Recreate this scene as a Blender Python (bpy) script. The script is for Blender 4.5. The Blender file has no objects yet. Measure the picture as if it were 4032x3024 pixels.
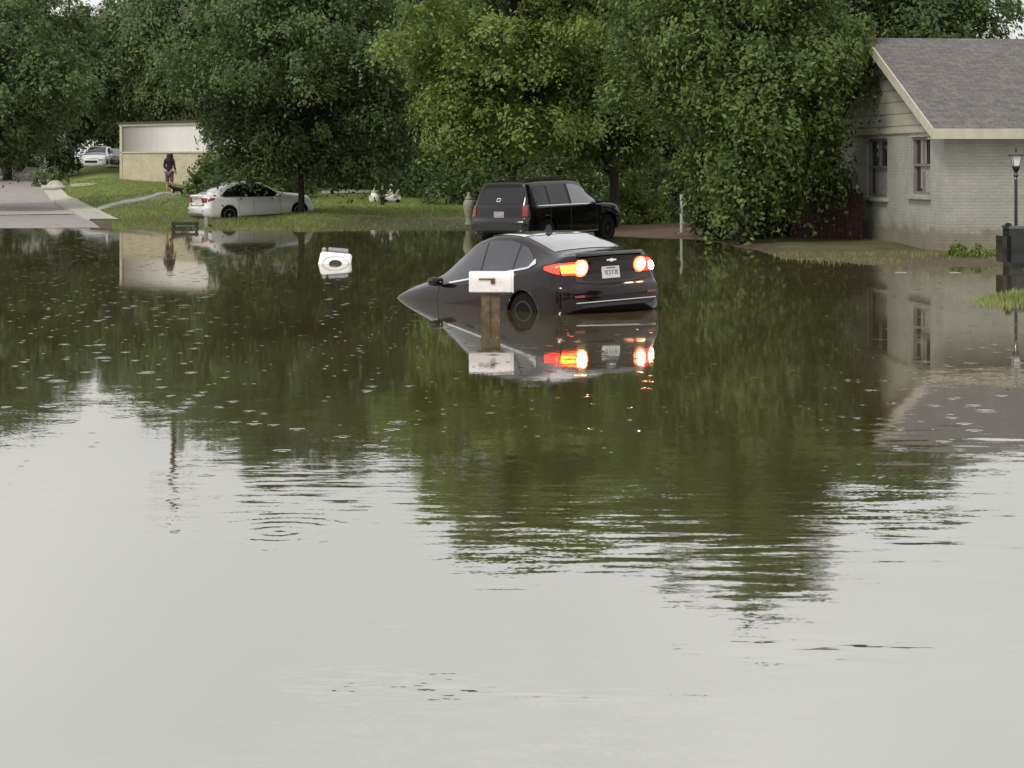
import bpy, bmesh, math, random
import numpy as np
from mathutils import Vector, Matrix
from mathutils.bvhtree import BVHTree
R = math.radians
F, H, HY, CX = 2000.0, 2.12, 162.0, 512.0      # focal length in pixels of a 1024 wide frame, eye height above the water
sc = bpy.context.scene
col = sc.collection
rnd = random.Random(7)

# ------------------------------------------------------------------ tags
def tag(o, label=None, cat=None, group=None, kind=None):
    if label: o['label'] = label
    if cat: o['category'] = cat
    if group: o['group'] = group
    if kind: o['kind'] = kind
    return o
def link(name, me, mat=None, parent=None, smooth=False):
    o = bpy.data.objects.new(name, me)
    if mat is not None and len(me.materials) == 0: me.materials.append(mat)
    if smooth: me.polygons.foreach_set('use_smooth', [True]*len(me.polygons))
    col.objects.link(o)
    if parent is not None: o.parent = parent
    return o
def empty(name, loc=(0,0,0), rz=0.0, label=None, cat=None, group=None):
    o = bpy.data.objects.new(name, None); o.location = loc; o.rotation_euler = (0,0,rz)
    o.empty_display_size = .2
    col.objects.link(o); tag(o, label, cat, group); return o
def np_mesh(name, verts, faces):
    verts = np.asarray(verts, dtype=np.float32); faces = np.asarray(faces, dtype=np.int32)
    me = bpy.data.meshes.new(name); k = faces.shape[1]
    me.vertices.add(len(verts)); me.vertices.foreach_set('co', verts.ravel())
    me.loops.add(faces.size); me.loops.foreach_set('vertex_index', faces.ravel())
    me.polygons.add(len(faces)); me.polygons.foreach_set('loop_start', np.arange(0, faces.size, k, dtype=np.int32))
    me.update(calc_edges=True); return me

class MB:
    def __init__(s): s.v = []; s.f = []
    def add(s, v, f):
        n = len(s.v); s.v += [tuple(p) for p in v]; s.f += [tuple(i+n for i in q) for q in f]; return s
    def box(s, c, d, M=None):
        x,y,z = d[0]/2, d[1]/2, d[2]/2
        v = [Vector((a*x,b*y,e*z)) for e in (-1,1) for b in (-1,1) for a in (-1,1)]
        if M is not None: v = [M @ p for p in v]
        v = [p+Vector(c) for p in v]
        return s.add(v, [(0,2,3,1),(4,5,7,6),(0,1,5,4),(2,6,7,3),(0,4,6,2),(1,3,7,5)])
    def tube(s, pts, rad, n=8, cap=True):
        pts = [Vector(p) for p in pts]; rings = []
        if not hasattr(rad, '__len__'): rad = [rad]*len(pts)
        for i,p in enumerate(pts):
            a = pts[max(i-1,0)]; b = pts[min(i+1,len(pts)-1)]
            t = (b-a).normalized(); u = t.orthogonal().normalized() if abs(t.z)>.9 else t.cross(Vector((0,0,1))).normalized()
            if abs(t.z)>.9: u = Vector((1,0,0)) - t*t.x; u.normalize()
            w = t.cross(u)
            rings.append([p + (u*math.cos(2*math.pi*k/n)+w*math.sin(2*math.pi*k/n))*rad[i] for k in range(n)])
        v = [q for r in rings for q in r]; f = []
        for i in range(len(pts)-1):
            for k in range(n):
                a = i*n+k; b = i*n+(k+1)%n; f.append((a,b,b+n,a+n))
        if cap: f.append(tuple(range(n))[::-1]); f.append(tuple(range((len(pts)-1)*n, len(pts)*n)))
        return s.add(v, f)
    def lathe(s, prof, n=16, c=(0,0,0), M=None):      # prof = (r, z)
        v = []; f = []
        for r,z in prof:
            for k in range(n):
                p = Vector((r*math.cos(2*math.pi*k/n), r*math.sin(2*math.pi*k/n), z))
                if M is not None: p = M @ p
                v.append(p+Vector(c))
        for i in range(len(prof)-1):
            for k in range(n):
                a = i*n+k; b = i*n+(k+1)%n; f.append((a,b,b+n,a+n))
        f.append(tuple(range(n))[::-1]); f.append(tuple(range((len(prof)-1)*n, len(prof)*n)))
        return s.add(v, f)
    def build(s, name, mat, parent=None, bevel=0, smooth=False, seg=2):
        me = bpy.data.meshes.new(name); me.from_pydata([tuple(p) for p in s.v], [], s.f); me.update()
        bm = bmesh.new(); bm.from_mesh(me); bmesh.ops.recalc_face_normals(bm, faces=bm.faces); 
        if bevel: bmesh.ops.bevel(bm, geom=list(bm.edges), offset=bevel, segments=seg, affect='EDGES', clamp_overlap=True)
        bm.to_mesh(me); bm.free()
        return link(name, me, mat, parent, smooth)

# ------------------------------------------------------------------ materials
def newmat(name):
    m = bpy.data.materials.new(name); m.use_nodes = True; nt = m.node_tree
    return m, nt, nt.nodes['Principled BSDF'], nt.nodes['Material Output']
def N(nt, t, **kw):
    n = nt.nodes.new(t)
    for k,v in kw.items():
        if k.startswith('i_'): n.inputs[k[2:].replace('_',' ')].default_value = v
        else: setattr(n, k, v)
    return n
def noise(nt, scale, detail=4, rough=.55, coord='Object', dist=0, vec_scale=None):
    tc = N(nt,'ShaderNodeTexCoord'); out = tc.outputs[coord]
    if vec_scale:
        mp = N(nt,'ShaderNodeMapping'); mp.inputs['Scale'].default_value = vec_scale; nt.links.new(out, mp.inputs['Vector']); out = mp.outputs['Vector']
    n = N(nt,'ShaderNodeTexNoise'); n.inputs['Scale'].default_value = scale; n.inputs['Detail'].default_value = detail
    n.inputs['Roughness'].default_value = rough; n.inputs['Distortion'].default_value = dist
    nt.links.new(out, n.inputs['Vector']); return n
def ramp(nt, fac, stops):
    r = N(nt,'ShaderNodeValToRGB'); e = r.color_ramp.elements
    while len(e) < len(stops): e.new(.5)
    for i,(p,c) in enumerate(stops):
        e[i].position = p; e[i].color = (*c,1) if len(c)==3 else c
    nt.links.new(fac, r.inputs['Fac']); return r
def bump(nt, h, bsdf, strength=.5, dist=.02):
    b = N(nt,'ShaderNodeBump'); b.inputs['Strength'].default_value = strength; b.inputs['Distance'].default_value = dist
    nt.links.new(h, b.inputs['Height']); nt.links.new(b.outputs['Normal'], bsdf.inputs['Normal']); return b
def simple(name, c1, c2=None, scale=6, rough=.6, metal=0, bumpd=0, spec=.5, coat=0, bscale=None, stops=(.35,.65)):
    m, nt, b, o = newmat(name)
    c2 = c2 or tuple(x*.75 for x in c1)
    n = noise(nt, scale, 6); r = ramp(nt, n.outputs['Fac'], [(stops[0],c2),(stops[1],c1)])
    nt.links.new(r.outputs['Color'], b.inputs['Base Color'])
    b.inputs['Roughness'].default_value = rough; b.inputs['Metallic'].default_value = metal
    b.inputs['Specular IOR Level'].default_value = spec; b.inputs['Coat Weight'].default_value = coat; b.inputs['Coat Roughness'].default_value = .05
    if bumpd:
        n2 = noise(nt, bscale or scale*4, 5); bump(nt, n2.outputs['Fac'], b, .7, bumpd)
    return m
def emis(name, color, strength, base=(.5,.02,.02)):
    m, nt, b, o = newmat(name)
    b.inputs['Base Color'].default_value = (*base,1); b.inputs['Roughness'].default_value = .15
    b.inputs['Emission Color'].default_value = (*color,1); b.inputs['Emission Strength'].default_value = strength
    return m
M = {}
def leafmat(name, cA, cB, cC, scale=.7):
    m, nt, b, o = newmat(name); nt.nodes.remove(b)
    n = noise(nt, scale*1.5, 4, .65, coord='Object')
    r1 = ramp(nt, n.outputs['Fac'], [(.32,cA),(.66,cB)])
    g = N(nt,'ShaderNodeNewGeometry')
    mx = N(nt,'ShaderNodeMix', data_type='RGBA'); rr = ramp(nt, g.outputs['Random Per Island'], [(.35,(0,0,0)),(1,(.8,.8,.8))])
    nt.links.new(rr.outputs['Color'], mx.inputs[0]); nt.links.new(r1.outputs['Color'], mx.inputs[6]); mx.inputs[7].default_value = (*cC,1)
    d = N(nt,'ShaderNodeBsdfPrincipled'); t = N(nt,'ShaderNodeBsdfTranslucent'); s = N(nt,'ShaderNodeMixShader'); s.inputs[0].default_value = .33
    d.inputs['Roughness'].default_value = .55; d.inputs['Specular IOR Level'].default_value = .25
    nt.links.new(mx.outputs[2], d.inputs['Base Color']); nt.links.new(mx.outputs[2], t.inputs['Color'])
    nt.links.new(d.outputs[0], s.inputs[1]); nt.links.new(t.outputs[0], s.inputs[2]); nt.links.new(s.outputs[0], o.inputs['Surface'])
    return m
M['leaf_dark'] = leafmat('leaf_dark', (.048,.082,.030), (.122,.172,.062), (.20,.265,.10))
M['leaf_painted_shade'] = leafmat('leaf_painted_shade', (.012,.022,.009), (.028,.042,.015), (.045,.065,.022))  # near-black leaves: deep shade under the drooping tree put into the colour
M['leaf_mid'] = leafmat('leaf_mid', (.058,.098,.026), (.145,.20,.055), (.23,.30,.09))
M['leaf_yellow'] = leafmat('leaf_yellow', (.085,.13,.028), (.20,.265,.06), (.30,.38,.10))
M['leaf_far'] = leafmat('leaf_far', (.075,.115,.048), (.165,.22,.09), (.235,.30,.125))
M['leaf_lime'] = leafmat('leaf_lime', (.18,.24,.02), (.32,.38,.04), (.40,.44,.06))
M['leaf_red'] = leafmat('leaf_red', (.10,.06,.03), (.17,.11,.05), (.2,.13,.07))
M['bark'] = simple('bark', (.05,.038,.028), (.022,.017,.013), 9, .9, bumpd=.03)
M['brown_wood'] = simple('brown_wood', (.17,.115,.068), (.07,.045,.026), 11, .8, bumpd=.01)
M['asphalt'] = simple('asphalt', (.33,.30,.29), (.25,.225,.21), 3, .8, bumpd=.006, bscale=60)
M['concrete'] = simple('concrete', (.50,.48,.40), (.34,.32,.27), 4, .8, bumpd=.006)
M['rubber'] = simple('rubber', (.007,.007,.007), None, 8, .85, spec=.15)
M['rim'] = simple('rim', (.45,.45,.46), (.35,.35,.36), 5, .3, metal=.8)
M['rim_dark'] = simple('rim_dark', (.07,.07,.075), (.05,.05,.055), 5, .4, metal=.7)
M['paint_plum'] = simple('paint_plum', (.012,.005,.007), (.009,.004,.006), 2, .1, spec=.28, coat=.28)
M['paint_black'] = simple('paint_black', (.006,.005,.005), (.005,.004,.004), 2, .1, spec=.4, coat=.4)
M['paint_dark'] = simple('paint_dark', (.02,.02,.022), (.012,.012,.014), 2, .35, coat=.6)
M['paint_white'] = simple('paint_white', (.88,.87,.86), (.84,.83,.82), 2, .3, coat=1)
M['bonnet_sheen'] = simple('bonnet_sheen', (.05,.042,.044), (.035,.03,.032), 9, .12, metal=.5, spec=1, coat=1)  # plum paint made paler and mirror-like, standing in for sky sheen
M['roof_sheen'] = simple('roof_sheen', (.80,.80,.82), (.74,.74,.76), 2, .12, metal=.9, coat=.5)  # near-white mirror tone for the sky's sheen on a plain roof
M['glass_tint'] = simple('glass_tint', (.10,.10,.11), (.08,.08,.09), 2, .06, metal=.8, coat=.3)
M['glass'] = simple('glass', (.012,.013,.014), (.009,.01,.011), 2, .05, spec=.45)
M['glass_grey'] = simple('glass_grey', (.10,.10,.105), (.085,.085,.09), 2, .07, spec=1, coat=1)
M['glass_rear'] = simple('glass_rear', (.34,.34,.355), (.30,.30,.315), 2, .08, metal=.85, coat=.6)
M['chrome'] = simple('chrome', (.9,.89,.9), (.85,.84,.85), 2, .18, metal=.85)
M['black_trim'] = simple('black_trim', (.012,.012,.012), None, 6, .5)
M['red_lens'] = simple('red_lens', (.30,.02,.02), (.22,.012,.012), 4, .2, coat=.6)
M['plate'] = simple('plate', (.75,.76,.74), (.66,.67,.65), 8, .5)
M['plate_ink'] = simple('plate_ink', (.10,.10,.12), None, 8, .5)
M['lit_red'] = emis('lit_red', (1,.022,.009), 5)
M['lit_orange'] = emis('lit_orange', (1,.13,.014), 11, (.6,.2,.02))
M['lit_white'] = emis('lit_white', (1,.60,.30), 45, (.8,.7,.6))
M['lit_glow'] = emis('lit_glow', (1,.10,.03), 8, (.6,.1,.05))  # glow around the tail lamp bulbs, painted as emission
M['white_enamel'] = simple('white_enamel', (.85,.84,.82), (.76,.74,.71), 5, .35)
M['white_mailbox'] = simple('white_mailbox', (.84,.80,.78), (.70,.65,.62), 14, .45, stops=(.25,.55))
M['flag_red'] = simple('flag_red', (.16,.035,.03), None, 8, .5)
M['grey_plastic'] = simple('grey_plastic', (.33,.31,.35), (.22,.21,.24), 20, .5)
M['black_gloss'] = simple('black_gloss', (.015,.016,.017), None, 6, .18, coat=.7)
M['pale_paint'] = simple('pale_paint', (.52,.60,.52), (.40,.47,.40), 12, .6)
M['cream_trim'] = simple('cream_trim', (.56,.53,.41), (.48,.45,.35), 5, .6)
M['frame_grey'] = simple('frame_grey', (.26,.24,.21), (.20,.19,.17), 6, .6)
M['leaf_litter'] = simple('leaf_litter', (.16,.15,.05), (.05,.035,.015), 3, .7)
M['dark_gap'] = simple('dark_gap', (.02,.018,.018), None, 6, .6)
M['curtain'] = simple('curtain', (.42,.40,.37), (.27,.25,.24), 10, .7)
M['skin'] = simple('skin', (.50,.32,.25), (.45,.28,.21), 9, .55)
M['hair'] = simple('hair', (.03,.02,.015), None, 30, .6)
M['maroon'] = simple('maroon', (.035,.010,.016), None, 14, .85)
M['mauve'] = simple('mauve', (.20,.11,.14), (.13,.07,.09), 14, .85)
M['white_cloth'] = simple('white_cloth', (.74,.70,.74), (.62,.58,.62), 10, .8)
M['cream_cloth'] = simple('cream_cloth', (.33,.345,.24), (.23,.245,.17), 10, .85)
M['navy'] = simple('navy', (.012,.013,.028), None, 12, .85)
M['fur'] = simple('fur', (.012,.008,.008), None, 30, .9)
M['red_fence'] = simple('red_fence', (.07,.03,.024), (.035,.016,.013), 6, .85, bumpd=.01)
M['pole_wood'] = simple('pole_wood', (.06,.035,.03), (.04,.02,.02), 4, .9)

def brickmat(name, c1, c2, mortar, bump_d=.006, w=.21, h=.075):
    m, nt, b, o = newmat(name)
    tc = N(nt,'ShaderNodeTexCoord'); sp = N(nt,'ShaderNodeSeparateXYZ'); cb = N(nt,'ShaderNodeCombineXYZ'); ad = N(nt,'ShaderNodeMath', operation='ADD')
    nt.links.new(tc.outputs['Object'], sp.inputs[0]); nt.links.new(sp.outputs[0], ad.inputs[0]); nt.links.new(sp.outputs[1], ad.inputs[1])
    nt.links.new(ad.outputs[0], cb.inputs[0]); nt.links.new(sp.outputs[2], cb.inputs[1])
    br = N(nt,'ShaderNodeTexBrick'); nt.links.new(cb.outputs[0], br.inputs['Vector'])
    for k,v in (('Color1',(*c1,1)),('Color2',(*c2,1)),('Mortar',(*mortar,1)),('Scale',1.0),('Mortar Size',.008),('Brick Width',w),('Row Height',h),('Bias',0.0)): br.inputs[k].default_value = v
    n = noise(nt, 1.3, 6, .7); mx = N(nt,'ShaderNodeMix', data_type='RGBA', blend_type='MULTIPLY'); mx.inputs[0].default_value = 1
    r = ramp(nt, n.outputs['Fac'], [(.3,(.78,.78,.76)),(.7,(1.08,1.07,1.05))])
    nt.links.new(br.outputs['Color'], mx.inputs[6]); nt.links.new(r.outputs['Color'], mx.inputs[7]); nt.links.new(mx.outputs[2], b.inputs['Base Color'])
    b.inputs['Roughness'].default_value = .85
    iv = N(nt,'ShaderNodeMath', operation='SUBTRACT'); iv.inputs[0].default_value = 1; nt.links.new(br.outputs['Fac'], iv.inputs[1]); bump(nt, iv.outputs[0], b, .8, bump_d)
    return m
def damp(m):
    nt = m.node_tree; b = nt.nodes['Principled BSDF']; src = b.inputs['Base Color'].links[0].from_socket
    g = N(nt,'ShaderNodeNewGeometry'); sp = N(nt,'ShaderNodeSeparateXYZ'); nt.links.new(g.outputs['Position'], sp.inputs[0]); n = noise(nt, 1.6, 6, .7)
    a = N(nt,'ShaderNodeMath', operation='MULTIPLY_ADD'); a.inputs[1].default_value = -.9; nt.links.new(n.outputs['Fac'], a.inputs[0]); nt.links.new(sp.outputs[2], a.inputs[2])
    r = ramp(nt, a.outputs[0], [(0,(.62,.58,.50)),(.12,(.86,.85,.80)),(.35,(1,1,1))]); mx = N(nt,'ShaderNodeMix', data_type='RGBA', blend_type='MULTIPLY'); mx.inputs[0].default_value = 1
    nt.links.new(src, mx.inputs[6]); nt.links.new(r.outputs['Color'], mx.inputs[7]); nt.links.new(mx.outputs[2], b.inputs['Base Color']); return m
M['brick_pale'] = brickmat('brick_pale', (.45,.448,.40), (.405,.40,.355), (.385,.38,.335)); damp(M['brick_pale'])
M['brick_tan'] = brickmat('brick_tan', (.60,.54,.39), (.52,.46,.33), (.56,.51,.38))
def lapmat(name, c1, c2, pitch=.2, vertical=False):
    m, nt, b, o = newmat(name)
    tc = N(nt,'ShaderNodeTexCoord'); sp = N(nt,'ShaderNodeSeparateXYZ'); nt.links.new(tc.outputs['Object'], sp.inputs[0])
    dv = N(nt,'ShaderNodeMath', operation='DIVIDE'); dv.inputs[1].default_value = pitch
    if vertical:
        ad = N(nt,'ShaderNodeMath', operation='ADD'); nt.links.new(sp.outputs[0], ad.inputs[0]); nt.links.new(sp.outputs[1], ad.inputs[1]); nt.links.new(ad.outputs[0], dv.inputs[0])
    else: nt.links.new(sp.outputs[2], dv.inputs[0])
    fr = N(nt,'ShaderNodeMath', operation='FRACT'); nt.links.new(dv.outputs[0], fr.inputs[0])
    r = ramp(nt, fr.outputs[0], [(0,(.25,.24,.2)),(.12,(.95,.95,.95)),(1,(1,1,1))]); n = noise(nt, 2.2, 6, .7); r2 = ramp(nt, n.outputs['Fac'], [(.3,c2),(.7,c1)])
    mx = N(nt,'ShaderNodeMix', data_type='RGBA', blend_type='MULTIPLY'); mx.inputs[0].default_value = 1
    nt.links.new(r2.outputs['Color'], mx.inputs[6]); nt.links.new(r.outputs['Color'], mx.inputs[7]); nt.links.new(mx.outputs[2], b.inputs['Base Color'])
    b.inputs['Roughness'].default_value = .7; bump(nt, fr.outputs[0], b, .6, -.02); return m
M['lap_cream'] = lapmat('lap_cream', (.53,.515,.42), (.45,.435,.355), .30)
M['panel_white'] = lapmat('panel_white', (.80,.78,.75), (.72,.69,.67), 40, True)
def shinglemat():
    m, nt, b, o = newmat('shingle')
    tc = N(nt,'ShaderNodeTexCoord'); br = N(nt,'ShaderNodeTexBrick')
    nt.links.new(tc.outputs['UV'], br.inputs['Vector'])
    for k,v in (('Color1',(.150,.141,.134,1)),('Color2',(.112,.105,.100,1)),('Mortar',(.05,.047,.047,1)),('Scale',1.0),('Mortar Size',.006),('Brick Width',.32),('Row Height',.14)): br.inputs[k].default_value = v
    n = noise(nt, 5, 6, .75); r = ramp(nt, n.outputs['Fac'], [(.3,(.65,.64,.65)),(.7,(1.45,1.42,1.42))])
    mx = N(nt,'ShaderNodeMix', data_type='RGBA', blend_type='MULTIPLY'); mx.inputs[0].default_value = 1
    nt.links.new(br.outputs['Color'], mx.inputs[6]); nt.links.new(r.outputs['Color'], mx.inputs[7]); nt.links.new(mx.outputs[2], b.inputs['Base Color'])
    b.inputs['Roughness'].default_value = .9; n2 = noise(nt, 40, 3); bump(nt, n2.outputs['Fac'], b, .6, .01); return m
M['shingle'] = shinglemat()

# ------------------------------------------------------------------ terrain
PR = [(-200,[(0,0),(7,.18),(20,.5),(45,1.18),(75,1.63),(140,2.0),(500,3)]),
      (45,[(0,0),(7,.18),(20,.5),(45,1.18),(75,1.63),(140,2.0),(500,3)]),
      (105,[(0,0),(7,.17),(17,.62),(30,1.1),(45,1.6),(55,2.0),(63,1.62),(140,2.3),(500,3)]),
      (160,[(0,0),(7,.08),(13,.3),(18,.84),(30,1.08),(60,1.7),(140,2.5),(500,3)]),
      (205,[(0,0),(13,.06),(20,.5),(34,1.0),(60,1.5),(140,2.2),(500,3)]),
      (260,[(0,0),(13,.12),(20,.32),(37,.72),(60,1.0),(140,1.5),(500,3)]),
      (310,[(0,0),(8,.26),(20,.38),(37,.7),(60,1.0),(140,1.5),(500,3)]),
      (420,[(0,0),(10,.14),(37,.6),(60,.9),(140,1.5),(500,3)]),
      (500,[(0,0),(4,.03),(15,.14),(40,.5),(100,1.2),(500,3)]),
      (760,[(0,0),(4,.05),(15,.15),(40,.4),(100,1.2),(500,3)]),
      (1400,[(0,0),(4,.03),(9,.07),(15,.12),(40,.4),(100,1.2),(500,3)])]
DS = [(-300,65.5),(100,64.5),(230,63),(460,62),(482,57.5),(620,56.5),(695,54.5),(750,48.5),(790,43),(860,40.6),(960,40.2),(1024,39.2),(1400,38)]
_nr = np.random.RandomState(3); _nk = [( _nr.uniform(.15,1.6), _nr.uniform(0,6.28), _nr.uniform(0,6.28)) for _ in range(14)]
def tnoise(x, y):
    s = 0*x
    for k,a,p in _nk: s = s + np.sin((x*math.cos(a)+y*math.sin(a))*k*1.7+p)/ (1+k)
    return s/5.0
def ground(x, y):
    x = np.asarray(x, float); y = np.asarray(y, float)
    px = CX + F*x/np.maximum(y, 8); px = np.clip(px, -300, 1400)
    ds = np.interp(px, [a for a,_ in DS], [b for _,b in DS]); t = y-ds
    zs = np.array([np.interp(t, [a for a,_ in p], [b for _,b in p]) for _,p in PR])
    xs = [a for a,_ in PR]; out = zs[0]*0+0
    pc = np.clip(px, xs[0], xs[-1]-.01)
    for i in range(len(xs)-1):
        m = (pc >= xs[i]) & (pc < xs[i+1]); w = (pc-xs[i])/(xs[i+1]-xs[i]); w = w*w*(3-2*w)
        out = np.where(m, zs[i]*(1-w)+zs[i+1]*w, out)
    out = np.where(t < 0, np.maximum(.045*t, -.9), out)
    amp = np.clip(np.abs(t)/6, .15, 1)*.035 + np.where((px>730)&(t>-3)&(t<12), .03, 0)
    out = out + tnoise(x,y)*amp
    q = ((x-10.55)/3.1)**2+((y-30.3)/2.9)**2
    out = np.maximum(out, .07*(1-q)+.02*tnoise(x*3,y*3)-np.where(q>1.6,.5,0))
    return out
def gz(x, y): return float(ground(np.array([x]), np.array([y]))[0])
def at(px, d, dz=0.0):                      # a point on the ground in the direction of picture column px, d metres out
    x = (px-CX)/F*d; return Vector((x, d, gz(x,d)+dz))
def hit(px, py, d0=20, d1=300):             # where the line of sight meets the ground
    d = d0
    while d < d1:
        x = (px-CX)/F*d; z = H-(py-HY)/F*d
        if z <= gz(x,d): return Vector((x,d,z))
        d += .25
    x = (px-CX)/F*d1; return Vector((x,d1,gz(x,d1)))

ys = np.unique(np.concatenate([np.arange(-60,24,4.0), np.arange(24,92,.4), np.arange(92,160,1.5), np.arange(160,340,8), np.arange(340,1500,60)]))
xs = np.unique(np.concatenate([np.arange(-900,-120,40.0), np.arange(-120,-30,3), np.arange(-30,24,.4), np.arange(24,120,3), np.arange(120,900,40)]))
X, Y = np.meshgrid(xs, ys); Z = ground(X.ravel(), Y.ravel()).reshape(X.shape)
Z = np.where(Y < 10, -.9, Z)
nx, ny = len(xs), len(ys)
idx = np.arange(nx*ny).reshape(ny,nx)
me = np_mesh('ground', np.stack([X.ravel(),Y.ravel(),Z.ravel()],1), np.stack([idx[:-1,:-1].ravel(),idx[:-1,1:].ravel(),idx[1:,1:].ravel(),idx[1:,:-1].ravel()],1))
m, nt, b, o = newmat('lawn')
n1 = noise(nt, .5, 6, .65); n2 = noise(nt, 9, 6, .8); n3 = noise(nt, .22, 5, .6)
g1 = ramp(nt, n2.outputs['Fac'], [(.3,(.09,.125,.028)),(.55,(.20,.26,.075)),(.75,(.30,.34,.13))])
g2 = ramp(nt, n1.outputs['Fac'], [(.3,(.75,.8,.7)),(.7,(1.3,1.2,1.15))])
mx = N(nt,'ShaderNodeMix', data_type='RGBA', blend_type='MULTIPLY'); mx.inputs[0].default_value = 1
nt.links.new(g1.outputs['Color'], mx.inputs[6]); nt.links.new(g2.outputs['Color'], mx.inputs[7])
geo = N(nt,'ShaderNodeNewGeometry'); sp = N(nt,'ShaderNodeSeparateXYZ'); nt.links.new(geo.outputs['Position'], sp.inputs[0])
# bare mud: near the water level, and the dirt track right of the dark SUV
ma = N(nt,'ShaderNodeMath', operation='MULTIPLY_ADD'); ma.inputs[1].default_value = .28; nt.links.new(n1.outputs['Fac'], ma.inputs[0]); ma.inputs[2].default_value = -.14
ad = N(nt,'ShaderNodeMath', operation='ADD'); nt.links.new(sp.outputs[2], ad.inputs[0]); nt.links.new(ma.outputs[0], ad.inputs[1])
mr = N(nt,'ShaderNodeMapRange'); mr.inputs['From Min'].default_value = .05; mr.inputs['From Max'].default_value = .20; nt.links.new(ad.outputs[0], mr.inputs['Value'])
mudn = ramp(nt, n2.outputs['Fac'], [(.3,(.05,.036,.02)),(.7,(.135,.10,.055))])
mx2 = N(nt,'ShaderNodeMix', data_type='RGBA'); nt.links.new(mr.outputs[0], mx2.inputs[0]); nt.links.new(mudn.outputs['Color'], mx2.inputs[6]); nt.links.new(mx.outputs[2], mx2.inputs[7])
def maskbox(nt, sp, x0, x1, y0, y1, soft):
    def edge(out, a, b):
        q = N(nt,'ShaderNodeMapRange'); q.inputs['From Min'].default_value = a; q.inputs['From Max'].default_value = b; nt.links.new(out, q.inputs['Value']); return q.outputs[0]
    e = [edge(sp.outputs[0], x0-soft, x0+soft), edge(sp.outputs[0], x1+soft, x1-soft), edge(sp.outputs[1], y0-soft, y0+soft), edge(sp.outputs[1], y1+soft, y1-soft)]
    for i in range(3):
        k = N(nt,'ShaderNodeMath', operation='MULTIPLY'); nt.links.new(e[0], k.inputs[0]); nt.links.new(e[i+1], k.inputs[1]); e[0] = k.outputs[0]
    return e[0]
dm = maskbox(nt, sp, 2.2, 6.2, 50, 65.5, .8)
canopy_shade = maskbox(nt, sp, -6.2, 1.5, 56, 71, 1.3)  # bank under the crowns: canopy shade put into the ground colour
lit = ramp(nt, n2.outputs['Fac'], [(.3,(.035,.032,.018)),(.7,(.085,.085,.035))])  # dark litter tone, deepened to carry the canopy shade
dirt = ramp(nt, n2.outputs['Fac'], [(.3,(.10,.062,.038)),(.7,(.20,.13,.085))])
mx3 = N(nt,'ShaderNodeMix', data_type='RGBA'); nt.links.new(dm, mx3.inputs[0]); nt.links.new(mx2.outputs[2], mx3.inputs[6]); nt.links.new(dirt.outputs['Color'], mx3.inputs[7])
mx4 = N(nt,'ShaderNodeMix', data_type='RGBA'); nt.links.new(canopy_shade, mx4.inputs[0]); nt.links.new(mx3.outputs[2], mx4.inputs[6]); nt.links.new(lit.outputs['Color'], mx4.inputs[7])
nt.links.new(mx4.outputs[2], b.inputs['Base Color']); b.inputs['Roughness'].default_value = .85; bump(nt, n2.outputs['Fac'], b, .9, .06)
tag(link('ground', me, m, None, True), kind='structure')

def ribbon(name, left, right, mat, lift=.02, nsub=10, ncross=8, kind='structure', parent=None, thick=0.0):
    # a sheet draped over the ground between two edge curves
    def sub(p):
        out = []
        for i in range(len(p)-1):
            for k in range(nsub): out.append(p[i].lerp(p[i+1], k/nsub))
        return out+[p[-1]]
    L, Rr = sub([Vector(p[:2]) for p in left]), sub([Vector(p[:2]) for p in right]); v = []; f = []
    for a,b2 in zip(L,Rr):
        for k in range(ncross+1):
            p = a.lerp(b2, k/ncross); v.append((p.x,p.y,gz(p.x,p.y)+lift))
    n = ncross+1
    for i in range(len(L)-1):
        for k in range(ncross): f.append((i*n+k,i*n+k+1,(i+1)*n+k+1,(i+1)*n+k))
    if thick:
        base = len(v); v += [(x,y,z-thick) for x,y,z in v]
        for i in range(len(L)-1):
            for k in (0,ncross): a = i*n+k; f.append((a,a+n,a+n+base,a+base))
        for i in (0,len(L)-1):
            for k in range(ncross): a = i*n+k; f.append((a,a+1,a+1+base,a+base))
    me = bpy.data.meshes.new(name); me.from_pydata(v,[],f)
    o = link(name, me, mat, parent, True); 
    if kind: tag(o, kind=kind)
    return o
redge = [hit(100,228.5), hit(92,222), hit(78,215.5), hit(62,208), hit(52,200), hit(44,190), hit(38,181), at(34,125), at(30,150)]
ledge = [Vector((-32,r.y,0)) for r in redge]
ribbon('road', ledge, redge, M['asphalt'], .022, 10, 24)
# concrete kerb and gutter curving round the corner
kin = [p+Vector((-.08,0,0)) for p in redge[1:7]]; kout = [p+Vector((.65+ .25*(i<3),.15,0)) for i,p in enumerate(redge[1:7])]
ribbon('kerb', kin, kout, M['concrete'], .10, 10, 4, thick=.2)
ribbon('gutter', [hit(-60,216.5),hit(20,216.0),hit(74,215.5)], [hit(-60,212.3),hit(20,212.2),hit(66,211.5)], M['concrete'], .045, 10, 4)
ribbon('sidewalk', [hit(92,213.5),hit(120,205),hit(150,199.2),hit(178,196)], [hit(98,208.5),hit(124,201.5),hit(150,196.9),hit(178,194.2)], M['concrete'], .05, 8, 4, thick=.1)
ribbon('driveway', [hit(70,187.5),hit(92,186)], [hit(70,184.2),hit(98,184)], M['concrete'], .03, 6, 3)
ribbon('path', [hit(118,168),hit(104,168)], [hit(118,164.5),hit(108,164.6)], M['concrete'], .04, 6, 3)
ribbon('driveway', [hit(322,194.2),hit(378,193.6)], [hit(322,191.2),hit(378,191)], M['concrete'], .03, 8, 3)

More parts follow.
